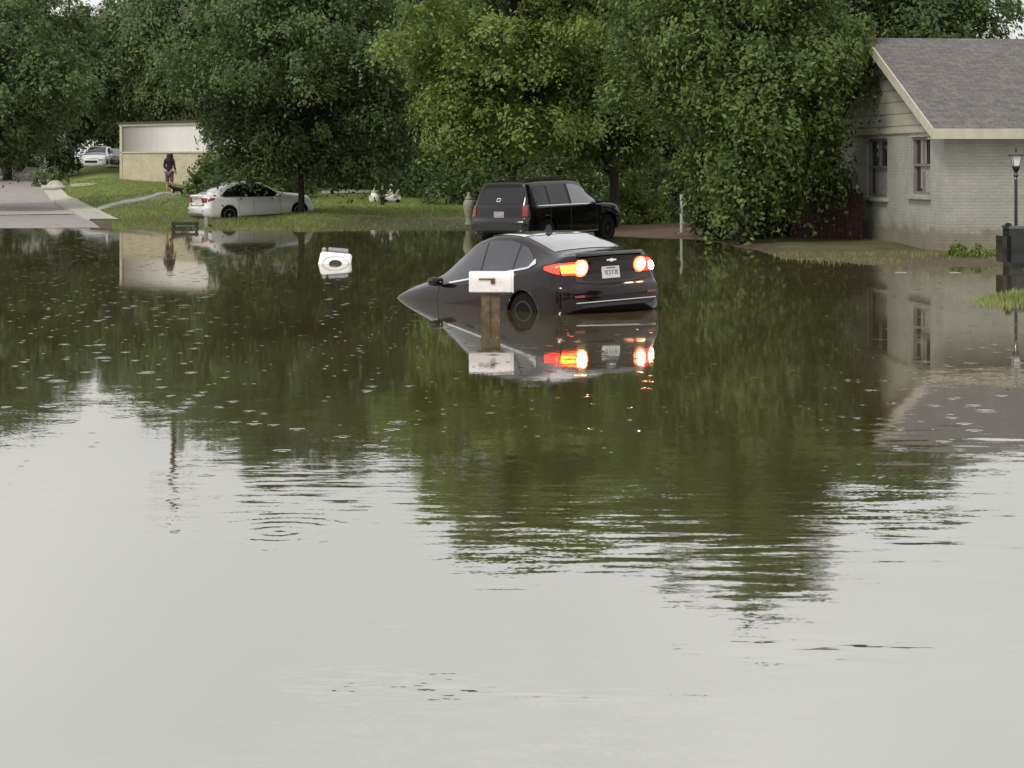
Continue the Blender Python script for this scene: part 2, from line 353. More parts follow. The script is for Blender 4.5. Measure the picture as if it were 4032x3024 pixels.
# kerb top awash in front of the right house
v = MB()
for i in range(26):
    x0 = 6.3+i*.52; 
    if rnd.random() < .45: continue
    w = rnd.uniform(.2,.5); v.box((x0+w/2, 38.35+rnd.uniform(-.1,.1)-i*.01, -.008+rnd.uniform(0,.006)), (w,.10,.03))
tag(v.build('kerb', M['concrete'], bevel=.008), kind='structure')

# ------------------------------------------------------------------ water
def water():
    m, nt, b, o = newmat('flood_water'); nt.nodes.remove(b); L = nt.links
    geo = N(nt,'ShaderNodeNewGeometry'); P = geo.outputs['Position']; sp = N(nt,'ShaderNodeSeparateXYZ'); L.new(P, sp.inputs[0])
    def vm(op, a, b2=None, scale=None):
        n = N(nt,'ShaderNodeVectorMath', operation=op)
        for i,q in ((0,a),(1,b2)):
            if q is None: continue
            if hasattr(q,'is_linked'): L.new(q, n.inputs[i])
            else: n.inputs[i].default_value = q
        if scale is not None:
            if hasattr(scale,'is_linked'): L.new(scale, n.inputs['Scale'])
            else: n.inputs['Scale'].default_value = scale
        return n.outputs['Value'] if op in ('LENGTH','DOT_PRODUCT') else n.outputs['Vector']
    def mt(op, a, b2=None, c=None):
        n = N(nt,'ShaderNodeMath', operation=op)
        for i,q in enumerate((a,b2,c)):
            if q is None: continue
            if hasattr(q,'is_linked'): L.new(q, n.inputs[i])
            else: n.inputs[i].default_value = q
        return n.outputs[0]
    def mrange(x, a, b2, c, d):
        n = N(nt,'ShaderNodeMapRange'); L.new(x, n.inputs['Value'])
        for k,q in zip(('From Min','From Max','To Min','To Max'),(a,b2,c,d)): n.inputs[k].default_value = q
        return n.outputs[0]
    def wave(scale, detail, amp, stretch=(1,1,1)):
        mp = N(nt,'ShaderNodeMapping'); mp.inputs['Scale'].default_value = stretch; L.new(P, mp.inputs['Vector'])
        n = N(nt,'ShaderNodeTexNoise'); n.inputs['Scale'].default_value = scale; n.inputs['Detail'].default_value = detail; L.new(mp.outputs[0], n.inputs['Vector'])
        return vm('SCALE', vm('SUBTRACT', n.outputs['Color'], (.5,.5,.5)), scale=amp)
    # calmer far out by the cars, livelier near the viewer and in wind patches
    near = mrange(sp.outputs[1], 8, 24, 2.3, .14)
    pn = N(nt,'ShaderNodeTexNoise'); pn.inputs['Scale'].default_value = .22; pn.inputs['Detail'].default_value = 3; L.new(P, pn.inputs['Vector'])
    patch = mrange(pn.outputs['Fac'], .42, .66, .25, 1.35)
    amp = mt('MULTIPLY', near, patch)
    w = vm('ADD', wave(1.7, 2, mt('MULTIPLY', amp, .011), (.6,1,1)), wave(6.5, 2, mt('MULTIPLY', amp, .020), (.5,1,1)))
    w = vm('ADD', w, wave(15, 2, mt('MULTIPLY', amp, .018), (.4,1,1)))
    w = vm('ADD', w, wave(40, 1, mt('MULTIPLY', amp, .026)))
    # rings left by rain drops
    def drops(scale, keep, rad, freq, slope, seed):
        mp = N(nt,'ShaderNodeMapping'); mp.inputs['Location'].default_value = (seed,seed*1.7,0); L.new(P, mp.inputs['Vector'])
        vo = N(nt,'ShaderNodeTexVoronoi', voronoi_dimensions='2D'); vo.inputs['Scale'].default_value = scale; L.new(mp.outputs[0], vo.inputs['Vector'])
        dv = vm('SUBTRACT', mp.outputs[0], vo.outputs['Position'])
        sx = N(nt,'ShaderNodeSeparateXYZ'); L.new(dv, sx.inputs[0]); cb = N(nt,'ShaderNodeCombineXYZ'); L.new(sx.outputs[0], cb.inputs[0]); L.new(sx.outputs[1], cb.inputs[1]); dv = cb.outputs[0]
        r = vm('LENGTH', dv); sc2 = N(nt,'ShaderNodeSeparateColor'); L.new(vo.outputs['Color'], sc2.inputs[0])
        on = mt('LESS_THAN', sc2.outputs[0], keep)
        R0 = mt('MULTIPLY_ADD', sc2.outputs[1], rad, rad*.35)
        env = mt('POWER', mt('MAXIMUM', mt('SUBTRACT', 1.0, mt('DIVIDE', r, R0)), 0.0), .7)
        s = mt('MULTIPLY', mt('SINE', mt('MULTIPLY', r, freq)), mt('MULTIPLY', mt('MULTIPLY', env, on), slope))
        return vm('SCALE', vm('NORMALIZE', dv), scale=s)
    far = mrange(sp.outputs[1], 12.5, 17, .02, 1.0)
    w = vm('ADD', w, vm('SCALE', drops(2.6, .22, .10, 70, .085, 3.3), scale=far))
    w = vm('ADD', w, vm('SCALE', drops(3.4, .22, .075, 85, .08, 11.1), scale=far))
    # one wide ring pattern and two scuffed patches close to the viewer
    def ring(cx, cy, rad, freq, slope, sx_=1.0):
        dv = vm('MULTIPLY', vm('SUBTRACT', P, (cx,cy,0)), (sx_,1,0)); r = vm('LENGTH', dv)
        env = mt('MAXIMUM', mt('SUBTRACT', 1.0, mt('DIVIDE', r, rad)), 0.0)
        return vm('SCALE', vm('NORMALIZE', dv), scale=mt('MULTIPLY', mt('SINE', mt('MULTIPLY', r, freq)), mt('MULTIPLY', env, slope)))
    w = vm('ADD', w, ring(-1.33, 11.45, .9, 44, .022))
    def scuff(cx, cy, rx, ry, amp_, sc_, stretch):
        q = vm('LENGTH', vm('MULTIPLY', vm('SUBTRACT', P, (cx,cy,0)), (1/rx,1/ry,0)))
        env = mt('MAXIMUM', mt('SUBTRACT', 1.0, q), 0.0)
        return wave(sc_, 3, mt('MULTIPLY', env, amp_*3.6), stretch)
    for a in ((-.55,8.1,.75,.55,.11,22,(.45,1.3,1)), (.15,7.95,.9,.18,.11,16,(.25,1.6,1)), (1.5,8.7,1.1,.35,.09,14,(.25,1.5,1)), (-.55,9.2,.35,.25,.07,12,(.4,1,1)),
              (1.0,11.2,2.3,2.6,.034,8,(.28,1.5,1)), (-1.4,12.6,2.2,2.4,.024,10,(.3,1.3,1)), (2.6,11.5,1.6,2.6,.03,8,(.3,1.4,1)), (3.9,15,2.2,2.5,.022,5,(.3,1.3,1))):
        w = vm('ADD', w, scuff(*a))
    sw = N(nt,'ShaderNodeSeparateXYZ'); L.new(w, sw.inputs[0]); cw = N(nt,'ShaderNodeCombineXYZ'); L.new(sw.outputs[0], cw.inputs[0]); L.new(sw.outputs[1], cw.inputs[1]); cw.inputs[2].default_value = 1
    nrm = vm('NORMALIZE', cw.outputs[0])
    gl = N(nt,'ShaderNodeBsdfGlossy'); gl.inputs['Color'].default_value = (.90,.89,.872,1); gl.inputs['Roughness'].default_value = .032; L.new(nrm, gl.inputs['Normal'])
    df = N(nt,'ShaderNodeBsdfDiffuse'); dn = N(nt,'ShaderNodeTexNoise'); dn.inputs['Scale'].default_value = .3; L.new(P, dn.inputs['Vector'])
    dr = ramp(nt, dn.outputs['Fac'], [(.35,(.072,.064,.028)),(.65,(.094,.083,.040))]); L.new(dr.outputs['Color'], df.inputs['Color'])
    fr = N(nt,'ShaderNodeFresnel'); fr.inputs['IOR'].default_value = 2.6
    fac = mrange(fr.outputs[0], .2, 1.0, .58, .86)
    s = N(nt,'ShaderNodeMixShader'); L.new(fac, s.inputs[0]); L.new(df.outputs[0], s.inputs[1]); L.new(gl.outputs[0], s.inputs[2]); L.new(s.outputs[0], o.inputs['Surface'])
    return m
me = bpy.data.meshes.new('flood_water'); me.from_pydata([(-900,-60,0),(900,-60,0),(900,1400,0),(-900,1400,0)],[],[(0,1,2,3)])
tag(link('flood_water', me, water()), kind='structure')

# ------------------------------------------------------------------ foliage
def leaves_mesh(name, rs, clumps, dirs, nper, cr, leaf, droop=.3, flat=.4):
    n = len(clumps); c = np.repeat(clumps, nper, 0); d = np.repeat(dirs, nper, 0); T = n*nper
    scat = rs.normal(size=(T,3)); scat -= d*(scat*d).sum(1,keepdims=True)*(1-flat)
    rad = np.repeat(rs.uniform(.45,1.35,size=(n,1)), nper, 0)*cr*.95
    p = c + scat*rad*.6; q = np.linalg.norm(scat[:,:2],axis=1); p[:,2] -= droop*q*q*cr*.45
    nr = d*.95 + np.array([0,0,.55]) + np.repeat(rs.normal(size=(n,3))*.36, nper, 0) + rs.normal(size=(T,3))*.22; nr /= np.linalg.norm(nr,axis=1,keepdims=True)
    t = rs.normal(size=(T,3)); t[:,2] -= .5; t -= nr*(t*nr).sum(1,keepdims=True); t /= np.linalg.norm(t,axis=1,keepdims=True)
    b = np.cross(nr,t); s = leaf*.86*rs.uniform(.55,1.3,size=(T,1))
    v = np.empty((T,4,3)); v[:,0] = p-t*s*.5; v[:,1] = p+b*s*.30+nr*s*.08; v[:,2] = p+t*s*.6-nr*s*.10; v[:,3] = p-b*s*.30+nr*s*.08
    return np_mesh(name, v.reshape(-1,3), np.arange(T*4).reshape(T,4))
def crown_clumps(rs, lobes, per, under=.25):
    C = []; D = []
    for c,r in lobes:
        k = max(4,int(per*(r[0]*r[1]*r[2])**(2/3.)))
        u = rs.normal(size=(k*2,3)); u /= np.linalg.norm(u,axis=1,keepdims=True)
        u = u[(u[:,2] > -.35) | (rs.rand(len(u)) < under)][:k]
        rr = rs.uniform(.45,1.12,size=(len(u),1))**.6
        C.append(np.array(c)+u*np.array(r)*rr); D.append(u)
    return np.concatenate(C), np.concatenate(D)
def tree_meshes(name, rs, h, rx, ry, zlow, nlobes, per, nper, cr, leaf, tr=.2, lobe=.34, droop=.5, limbs=True, clear=None, skirt=()):
    cz = (h+zlow)/2; hz = (h-zlow)/2; lobes = []
    tries = 0
    while len(lobes) < nlobes and tries < nlobes*60:
        tries += 1
        u = rs.normal(size=3); u /= np.linalg.norm(u); k = rs.uniform(.2,1.0)**.45*rs.choice([1,1,1,1.14])
        zz = u[2]*hz*k*.86; wd = 1.0-.35*max(zz/hz,0)
        c = np.array((u[0]*rx*k*.84*wd, u[1]*ry*k*.84*wd, cz+zz))
        if clear and c[0] < clear[0] and c[2] < clear[1]: continue
        if any(np.linalg.norm((c-q[0])/np.array([rx,ry,hz])) < lobe*.78 for q in lobes): continue
        r = lobe*rs.uniform(.5,1.35); e_ = rs.uniform(.7,1.4)
        lobes.append((c, (rx*r*e_, ry*r/e_, min(hz*r,rx*r)*rs.uniform(.38,.68))))
    for c,r in skirt: lobes.append((np.array(c), r))
    C, D = crown_clumps(rs, lobes, per)
    crown = leaves_mesh('crown', rs, C, D, nper, cr, leaf, droop)
    mb = MB(); top = h*.72; lean = rs.uniform(-.25,.25,2)
    tp = [(lean[0]*k*k*1.5+.06*math.sin(k*9), lean[1]*k*k, -.6+k*(top+.6)) for k in (0,.08,.2,.35,.5,.7,.85,1)]
    mb.tube(tp, [tr*1.5,tr*1.15,tr,tr*.85,tr*.65,tr*.42,tr*.25,tr*.1], 9)
    if limbs:
        for c,r in lobes:
            z0 = min(max(c[2]-abs(c[0])*.7-.6, zlow*.7+.5), top*.9); k = (z0+.6)/(top+.6)
            a = Vector((lean[0]*k*k*1.5, lean[1]*k*k, z0)); e = Vector(c); mid = a.lerp(e,.5)+Vector((0,0,.25))
            mb.tube([a, mid, e], [tr*.32,tr*.2,tr*.06], 5)
    return crown, mb
def tree(name, label, px, d, h, rx, ry, zlow, mat, seed, cat='tree', group=None, nlobes=26, per=42, nper=34, cr=.42, leaf=.17, tr=.17, lobe=.34, droop=.5, bark='bark', dx=0, clear=None, skirt=()):
    rs = np.random.RandomState(seed); b = at(px, d); b.x += dx
    root = empty(name, b, 0, label, cat, group)
    crown, mb = tree_meshes(name, rs, h-b.z, rx, ry, zlow-b.z, nlobes, per, nper, cr, leaf, tr, lobe, droop, True, clear, skirt)
    link('crown', crown, mat, root); mb.build('trunk', M[bark], root, smooth=True)
    return root
# the four trees in front
tree('spreading_tree', 'dark green spreading tree whose trunk stands in front of the white sedan', 300, 72, 9.3, 5.1, 4.6, 2.15, M['leaf_dark'], 11, nlobes=80, per=50, nper=34, cr=.42, leaf=.18, tr=.11, lobe=.26,
     skirt=[((x,y,z),(.95,.8,.6)) for x,y,z in ((-2.5,-.8,2.7),(-2.0,-.6,1.75),(-1.1,-.6,1.9),(-.4,-.4,2.0),(1.0,-.6,1.9),(1.8,-.5,1.7),(2.8,-.6,1.9),(3.7,-.3,2.2),(-2.4,1.0,1.8),(.9,1.4,1.7),(2.4,1.4,1.5))])
tree('leafy_tree', 'yellow green tree with its trunk left of the black SUV', 494, 60.5, 10.3, 3.8, 3.4, 1.75, M['leaf_yellow'], 23, nlobes=66, per=62, nper=34, cr=.38, leaf=.165, tr=.14, dx=.5, lobe=.27)
tree('drooping_tree', 'large bushy green tree drooping to the water left of the brick house', 739, 51.5, 9.9, 3.4, 3.1, .85, M['leaf_mid'], 35, nlobes=90, per=62, nper=34, cr=.34, leaf=.155, tr=.13, droop=1.4, lobe=.27, clear=(-.8,3.3),
     skirt=[((x,y,z),(.62,.55,.5)) for x,y,z in ((-.5,-.6,2.2),(.1,-.6,1.5),(.9,.0,1.9),(1.6,-.4,2.4),(2.1,0,2.3),(-.3,-.5,1.0),(1.5,.8,1.4))])
tree('spreading_tree', 'dark tree overhanging the dry road at the far left edge', 18, 76, 8.6, 4.2, 4.0, 1.75, M['leaf_dark'], 47, nlobes=70, per=46, nper=26, cr=.42, leaf=.2, tr=.16, dx=-1.2, lobe=.26)
tree('leafy_tree', 'dense green tree filling the gap behind the black SUV', 612, 64, 10.4, 4.4, 3.6, 1.6, M['leaf_mid'], 61, nlobes=76, per=46, nper=26, cr=.42, leaf=.2, tr=.16, lobe=.25)
tree('leafy_tree', 'dark green tree rising behind the ridge of the brick house roof', 888, 72, 10.8, 5.3, 4.4, 2.0, M['leaf_dark'], 77, nlobes=76, per=42, nper=26, cr=.46, leaf=.21, tr=.18, dx=-.2, lobe=.25)
# trees further back: three source crowns, copied
protos = []
for s in (101,202,303):
    rs = np.random.RandomState(s); c, mb = tree_meshes('bg', rs, 12.5, 5.6, 5.2, 1.3, 66, 26, 22, .7, .34, .24, .27, .4)
    tm = mb.build('trunk', M['bark'], smooth=True); tme = tm.data; bpy.data.objects.remove(tm); protos.append((c, tme))
bgs = [(70,142,.98,1.05,0,'pale leafy tree with sky gaps behind the far white van'),
       (150,118,.90,.86,1,'dark tree rising behind the left end of the tan garage house'),
       (8,108,.93,.95,2,'tall tree behind the road on the far left'),
       (215,112,1.02,1.05,0,'dark tree behind the right half of the tan garage house'),
       (285,128,1.05,1.3,1,'broad tree behind the middle of the spreading tree crown'),
       (355,106,1.02,1.05,2,'tree behind the right side of the spreading tree crown'),
       (420,96,1.02,.98,0,'tall tree between the spreading tree and the yellow green tree'),
       (470,118,1.1,1.3,1,'broad tree far behind the yellow green tree'),
       (545,92,1.0,1.0,2,'tall tree behind the roof of the black SUV'),
       (655,88,1.0,1.0,0,'tall tree behind the green post'),
       (760,84,1.0,1.0,1,'tall tree behind the large bushy drooping tree'),
       (850,98,1.05,.95,2,'tree behind the left end of the brick house roof'),
       (-60,128,1.0,1.2,1,'tree beyond the road outside the left edge'),
       (176,109,.90,.62,0,'dark tree in front of the utility pole'),
       (320,150,1.1,1.4,0,'distant broad tree behind the lawn hedges'),(500,140,1.1,1.4,1,'distant tree seen through the gap right of the child'),(610,125,1.1,1.3,2,'distant tree behind the tree at the black SUV'),(715,120,1.1,1.3,0,'distant tree behind the green post'),
       (110,165,1.0,1.15,2,'distant tree behind the parked white van')]
for i,(px,d,sz,sw,k,lab) in enumerate(bgs):
    b = at(px,d); r = empty('shade_tree', b, i*1.3, lab, 'tree', 'trees in the row behind the lawns'); r.scale = (sw,sw,sz)
    c, t = protos[k]
    if len(c.materials) == 0: c.materials.append(M['leaf_far'])
    oc = bpy.data.objects.new('crown', c); col.objects.link(oc); oc.parent = r
    if i in (1,4,5,8,10): oc.material_slots[0].link = 'OBJECT'; oc.material_slots[0].material = M['leaf_dark']
    if i in (9,): oc.material_slots[0].link = 'OBJECT'; oc.material_slots[0].material = M['leaf_mid']
    ot = bpy.data.objects.new('trunk', t); col.objects.link(ot); ot.parent = r

for i,(x,y,sw,sz) in enumerate([(-34,-24,1.1,.8),(-22,-34,1.2,.9),(-9,-38,1.2,.8),(4,-36,1.2,.9),(17,-36,1.1,.8),(28,-28,1.2,.9),(40,-16,1.1,.9),(34,4,1.0,.9),(-42,-4,1.1,.9)]):  # unseen trees added behind the viewer to darken what the cars mirror
    r = empty('shade_tree', (x,y,0), i*1.9, 'unseen tree added behind the photographer to darken reflections', 'tree', 'added trees behind the photographer'); r.scale = (sw,sw,sz); c, t = protos[i%3]
    for nm,dd in (('crown',c),('trunk',t)): oo = bpy.data.objects.new(nm, dd); col.objects.link(oo); oo.parent = r
def shrub(name, label, px, d, w, h, mat, seed, cat='shrub', group=None, leaf=.12, n=7, per=60, nper=26, cr=.2, droop=.3, dy=None):
    rs = np.random.RandomState(seed); b = at(px,d); r = empty(name, b, 0, label, cat, group); lobes = []
    for i in range(n):
        x = rs.uniform(-.7,.7)*w; y = rs.uniform(-.6,.6)*(dy or w); z = h*rs.uniform(.15,.75)*(1-.4*abs(x/w))
        q = rs.uniform(.3,.5); lobes.append(((x,y,z),(w*q,(dy or w)*q,h*q*.8)))
    C, D = crown_clumps(rs, lobes, per, .4); keep = C[:,2] > .02
    link('foliage', leaves_mesh('foliage', rs, C[keep], D[keep], nper, cr, leaf, droop), mat, r)
    mb = MB()
    for c,q in lobes: mb.tube([(c[0]*.2,c[1]*.2,-.15),(c[0]*.6,c[1]*.6,c[2]*.55),c],[.03,.022,.008],5)
    mb.build('stems', M['bark'], r); return r
shrub('shrub', 'pale green shrub in front of the trees right of the black SUV', 632, 66, 1.25, 1.95, M['leaf_yellow'], 5, leaf=.13, n=9)
shrub('shrub', 'low olive shrub on the dirt bank left of the green post', 662, 66.5, .9, .9, M['leaf_mid'], 6, leaf=.11, n=7)
shrub('shrub', 'bright lime green sapling beside the reddish plant', 660, 66, .45, 1.75, M['leaf_lime'], 8, leaf=.15, n=4, per=45, nper=12, cr=.26, droop=.9)
shrub('shrub', 'reddish brown weedy plant between the pale shrub and the lime sapling', 646, 66, .34, 1.9, M['leaf_red'], 9, leaf=.09, n=6, per=60, nper=18, cr=.16)
shrub('shrub', 'dark shrub at the right corner of the tan garage house', 212, 84, 1.05, 1.25, M['leaf_dark'], 10, leaf=.14, n=9)
shrub('shrub', 'low dark shrub behind the roof of the white sedan', 236, 86, 1.3, 1.0, M['leaf_dark'], 12, leaf=.14, n=9)
shrub('shrub', 'dark hedge beside the top of the road kerb', 50, 99, .85, 1.1, M['leaf_dark'], 13, leaf=.15, n=8)
shrub('shrub', 'dark rounded bush at the end of the far left road', 12, 118, 1.9, 1.6, M['leaf_dark'], 14, leaf=.18, n=9)
shrub('shrub', 'dense low undergrowth under the large drooping tree', 770, 54, 1.9, 1.2, M['leaf_painted_shade'], 15, leaf=.13, n=14, per=50, dy=1.0)
shrub('shrub', 'dark undergrowth left of the drooping tree trunk', 718, 59, 1.0, 1.9, M['leaf_dark'], 16, leaf=.13, n=12, per=50)
shrub('shrub', 'dark bush left of the windows of the brick house', 838, 54, 1.0, 2.2, M['leaf_painted_shade'], 17, leaf=.13, n=12, per=50)
shrub('shrub', 'small weeds growing at the front corner of the brick house', 952, 44.2, .38, .28, M['leaf_yellow'], 18, 'weeds', leaf=.07, n=6, per=90, cr=.1)
shrub('shrub', 'green weeds between the brick house wall and the black box', 982, 43.6, .62, .30, M['leaf_yellow'], 19, 'weeds', leaf=.07, n=8, per=90, cr=.1)
for i,(px,d,w,h,lab) in enumerate([(62,110,1.1,2.0,'dark hedge between the road top and the far white car'),(226,89,1.5,2.3,'dark bushy hedge behind the trunk end of the white sedan'),(258,88,1.6,2.3,'dark bushy hedge behind the cabin of the white sedan'),(288,90,1.3,2.1,'dark bushy hedge behind the bonnet of the white sedan'),(778,56,2.7,2.8,'hedge coloured dark as the shade behind the drooping tree trunk'),(430,92,2.6,1.9,'dark hedge on the lawn behind the child on the toy'),(352,104,3.6,2.6,'dark hedge behind the middle of the lawn'),(480,84,2.4,2.2,'dark hedge behind the trunk of the yellow green tree'),(560,80,3.4,2.4,'dark hedge hidden behind the black SUV'),(700,70,3.0,2.6,'dark hedge behind the green post'),(255,104,2.6,2.2,'dark hedge behind the rear of the white sedan'),
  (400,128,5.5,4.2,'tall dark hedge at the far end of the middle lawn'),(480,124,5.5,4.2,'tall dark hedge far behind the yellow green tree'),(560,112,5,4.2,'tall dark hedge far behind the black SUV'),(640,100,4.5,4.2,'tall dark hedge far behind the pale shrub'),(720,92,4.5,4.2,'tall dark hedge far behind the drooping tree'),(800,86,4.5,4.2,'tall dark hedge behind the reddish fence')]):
    shrub('hedge', lab, px, d, w, h, M['leaf_painted_shade' if px in (778,720,800) else 'leaf_dark'], 30+i, 'hedge', 'hedges behind the lawn', leaf=.2, n=14, per=26, nper=26, cr=.4, dy=1.2)  # hedges around the drooping tree take the leaves with shade painted in

# grass blades on the near banks
def blades(name, pts, hgt, seed, mat):
    rs = np.random.RandomState(seed); n = len(pts); z = ground(pts[:,0],pts[:,1]); k = z > -.02; pts = pts[k]; z = z[k]; n = len(pts)
    a = rs.uniform(0,6.28,n); hh = hgt*rs.uniform(.4,1.3,n); w = hh*.14; lx = rs.normal(0,.35,n)*hh; ly = rs.normal(0,.35,n)*hh
    v = np.empty((n,3,3)); v[:,0] = np.stack([pts[:,0]-w*np.cos(a),pts[:,1]-w*np.sin(a),z-.01],1); v[:,1] = np.stack([pts[:,0]+w*np.cos(a),pts[:,1]+w*np.sin(a),z-.01],1)
    v[:,2] = np.stack([pts[:,0]+lx,pts[:,1]+ly,z+hh],1)
    return tag(link(name, np_mesh(name, v.reshape(-1,3), np.arange(n*3).reshape(n,3)), mat), kind='stuff')
M['grass'] = leafmat('grass', (.13,.18,.04), (.24,.30,.08), (.36,.38,.15), 1.2)
rs = np.random.RandomState(5)
y = rs.uniform(62,100,150000); px = rs.uniform(60,470,150000); x = (px-CX)/F*y
edge = np.interp(y, [66,72,80,90,100],[100,84,60,52,48])
py = HY+(H-ground(x,y))*F/y; c0_ = np.interp(px,[92,120,150,178],[211,203.2,198,195.1])
ok = (px > edge+np.where(y<85,12,8)) & ~((px>88)&(px<182)&(np.abs(py-c0_)<2.6)) & ~((px>318)&(px<382)&(py>190.5)&(py<194.8))
ok &= ~((x>-6)&(y<71.5)&(rs.rand(len(x))<.8))
P1 = np.stack([x,y],1)[ok][:75000]
tag(blades('lawn_grass', np.array(P1), .085, 1, M['grass']), 'short green lawn grass around the white sedan and the walkway', 'grass')
P2 = np.stack([rs.uniform(6.8,12.5,9000), rs.uniform(27.3,33.5,9000)],1)
tag(blades('bank_grass', P2, .08, 2, M['grass']), 'bright green grass tuft breaking the water at the lower right', 'grass')
P3 = np.stack([rs.uniform(5,12.5,9000), rs.uniform(38.5,45.5,9000)],1)
P3 = P3[(P3[:,1]>41.5)|(rs.rand(len(P3))<.1)]; P3 = P3[(tnoise(P3[:,0]*1.5,P3[:,1]*2)>.02)|(rs.rand(len(P3))<.12)]
tag(blades('muddy_grass', P3, .07, 3, M['grass']), 'sparse muddy grass at the foot of the brick house', 'grass')

# ------------------------------------------------------------------ brick house (right)
def poly(name, pts, faces, mat, parent, uv=None):
    me = bpy.data.meshes.new(name); me.from_pydata([tuple(p) for p in pts],[],faces)
    if uv:
        l = me.uv_layers.new(); 
        for p in me.polygons:
            for li in p.loop_indices: l.data[li].uv = uv[me.loops[li].vertex_index]
    return link(name, me, mat, parent)
a = R(5.6)
hb = empty('brick_house', (9.94,46.0,0), a, 'single storey house of pale painted brick with a grey shingle roof at the right edge', 'house')
# local: x to the right along the front, y back, z up
LX, DY, ZE, ZR = 14.0, 10.0, 2.86, 5.02
w = MB()
w.box((LX/2,.1,ZE/2-.3),(LX,.2,ZE+.6)); w.box((LX/2,9.95,ZE/2-.3),(LX,.1,ZE+.6)); w.box((LX-.1,5.05,ZE/2-.3),(.2,9.7,ZE+.6))
wins = [(1.05,2.6,1.34,2.72),(4.6,6.5,1.22,2.72)]
def wseg(y0,y1,z0,z1): w.box((.1,(y0+y1)/2,(z0+z1)/2),(.2,y1-y0,z1-z0))
wseg(.2,1.05,-.6,ZE); wseg(2.6,4.6,-.6,ZE); wseg(6.5,9.9,-.6,ZE)
for p,q,r,s in wins: wseg(p,q,-.6,r); wseg(p,q,s,ZE)
wall = w.build('wall', M['brick_pale'], hb)
for wi,(p,q,r,s) in enumerate(wins):
    fr = MB(); c = (p+q)/2
    for y,z,dy,dz in ((p+.035,(r+s)/2,.07,s-r),(q-.035,(r+s)/2,.07,s-r),(c,s-.035,q-p-.14,.07),(c,r+.035,q-p-.14,.07),(c,(r+s)/2+.02,q-p-.14,.06),(c,(r+s)/2-.4,.05,(s-r)/2-.15),(c,(r+s)/2+.36,.05,(s-r)/2-.12)):
        fr.box((.10,y,z),(.08,dy,dz))
    wo = fr.build('window', M['frame_grey'], hb)
    MB().box((.15,c,(r+s)/2),(.02,q-p-.1,s-r-.1)).build('pane', M['glass'], wo)
    MB().box((.132,c-.25 if wi==0 else c,r+(s-r)*.28),(.008,(q-p)*.6,(s-r)*.5)).build('curtain', M['curtain'], wo)
    if wi == 0: MB().box((.125,c+.12,(r+s)/2+.05),(.012,.42,(s-r)*.86)).build('curtain', M['curtain'], wo)
    MB().box((-.03,c,r-.06),(.16,q-p+.16,.10)).build('sill', M['brick_pale'], wo, bevel=.01)
gb = poly('gable', [(.03,-.05,ZE),(.03,DY+.05,ZE),(.03,DY/2,ZR-.1),(.15,-.05,ZE),(.15,DY+.05,ZE),(.15,DY/2,ZR-.1)], [(0,2,1),(3,4,5),(0,1,4,3),(1,2,5,4),(2,0,3,5)], M['lap_cream'], hb)
MB().box((-.02,DY/2,ZE+.04),(.06,DY+.1,.14)).build('trim_board', M['cream_trim'], gb)
# roof: two slabs with thickness, overhanging
ov, og = .52, .42; sl = (ZR-ZE)/(DY/2)
def slab(y0,z0,y1,z1,t=.10):
    nn = Vector((0,-(z1-z0),(y1-y0))).normalized()*t
    if nn.z < 0: nn = -nn
    A = [Vector((-og,y0,z0)),Vector((LX+og,y0,z0)),Vector((LX+og,y1,z1)),Vector((-og,y1,z1))]; Bt = [p-nn for p in A]
    ln = math.hypot(y1-y0,z1-z0); uv = [(0,0),(LX+2*og,0),(LX+2*og,ln),(0,ln)]*2
    return A+Bt, [(0,1,2,3),(7,6,5,4),(0,4,5,1),(1,5,6,2),(2,6,7,3),(3,7,4,0)], uv
zf = ZE+.26-ov*sl
v1,f1,u1 = slab(-ov, zf, DY/2, zf+(DY/2+ov)*sl); ridge = zf+(DY/2+ov)*sl
v2,f2,u2 = slab(DY+ov, zf, DY/2, ridge)
rf = poly('roof', v1+v2, f1+[tuple(i+8 for i in q) for q in f2], M['shingle'], hb, u1+u2)
fa = MB()
fa.box((LX/2,-ov-.015,zf-.13),(LX+2*og,.03,.24))
fa.build('fascia', M['cream_trim'], rf)
for yy0,yy1 in ((-ov,DY/2),(DY+ov,DY/2)):
    pz = lambda y: zf+(min(y,DY-y)+ov)*sl
    A = [(-og-.03,yy0,pz(yy0)+.0),(-og-.03,yy1,pz(yy1)+.0),(-og-.03,yy1,pz(yy1)-.27),(-og-.03,yy0,pz(yy0)-.25)]
    A += [(-og+.005,y,z) for _,y,z in A]
    poly('rake_board', A, [(0,1,2,3),(7,6,5,4),(0,4,5,1),(1,5,6,2),(2,6,7,3),(3,7,4,0)], M['cream_trim'], rf)
sf = MB(); sf.box((LX/2,-ov/2-.01,zf-.235),(LX+2*og-.04,ov-.02,.02)); sf.build('soffit', M['cream_trim'], rf)

# reddish fence and grey bin left of the house
def fence(label, p0, p1, h, mat, name='wooden_fence'):
    r = empty(name, p0, math.atan2(p1.y-p0.y,p1.x-p0.x), label, 'fence'); Ln = (p1-p0).xy.length; n = max(1,int(Ln/.15)); mb = MB()
    for i in range(n): mb.box(((i+.5)*.15,0,h/2-.1+rnd.uniform(-.02,.02)),(.135,.02,h+.2))
    mb.build('boards', mat, r); q = MB(); q.box((Ln/2,.03,h*.25),(Ln,.04,.08)); q.box((Ln/2,.03,h*.8),(Ln,.04,.08)); q.build('rail', mat, r)
    for i in range(int(Ln/2.4)+1): MB().box((min(i*2.4,Ln),.09,h/2-.1),(.09,.09,h+.2)).build('post', mat, r)
fence('dark reddish wooden fence between the drooping tree and the brick house', at(790,53.5), at(864,51.5), 1.2, M['red_fence'])
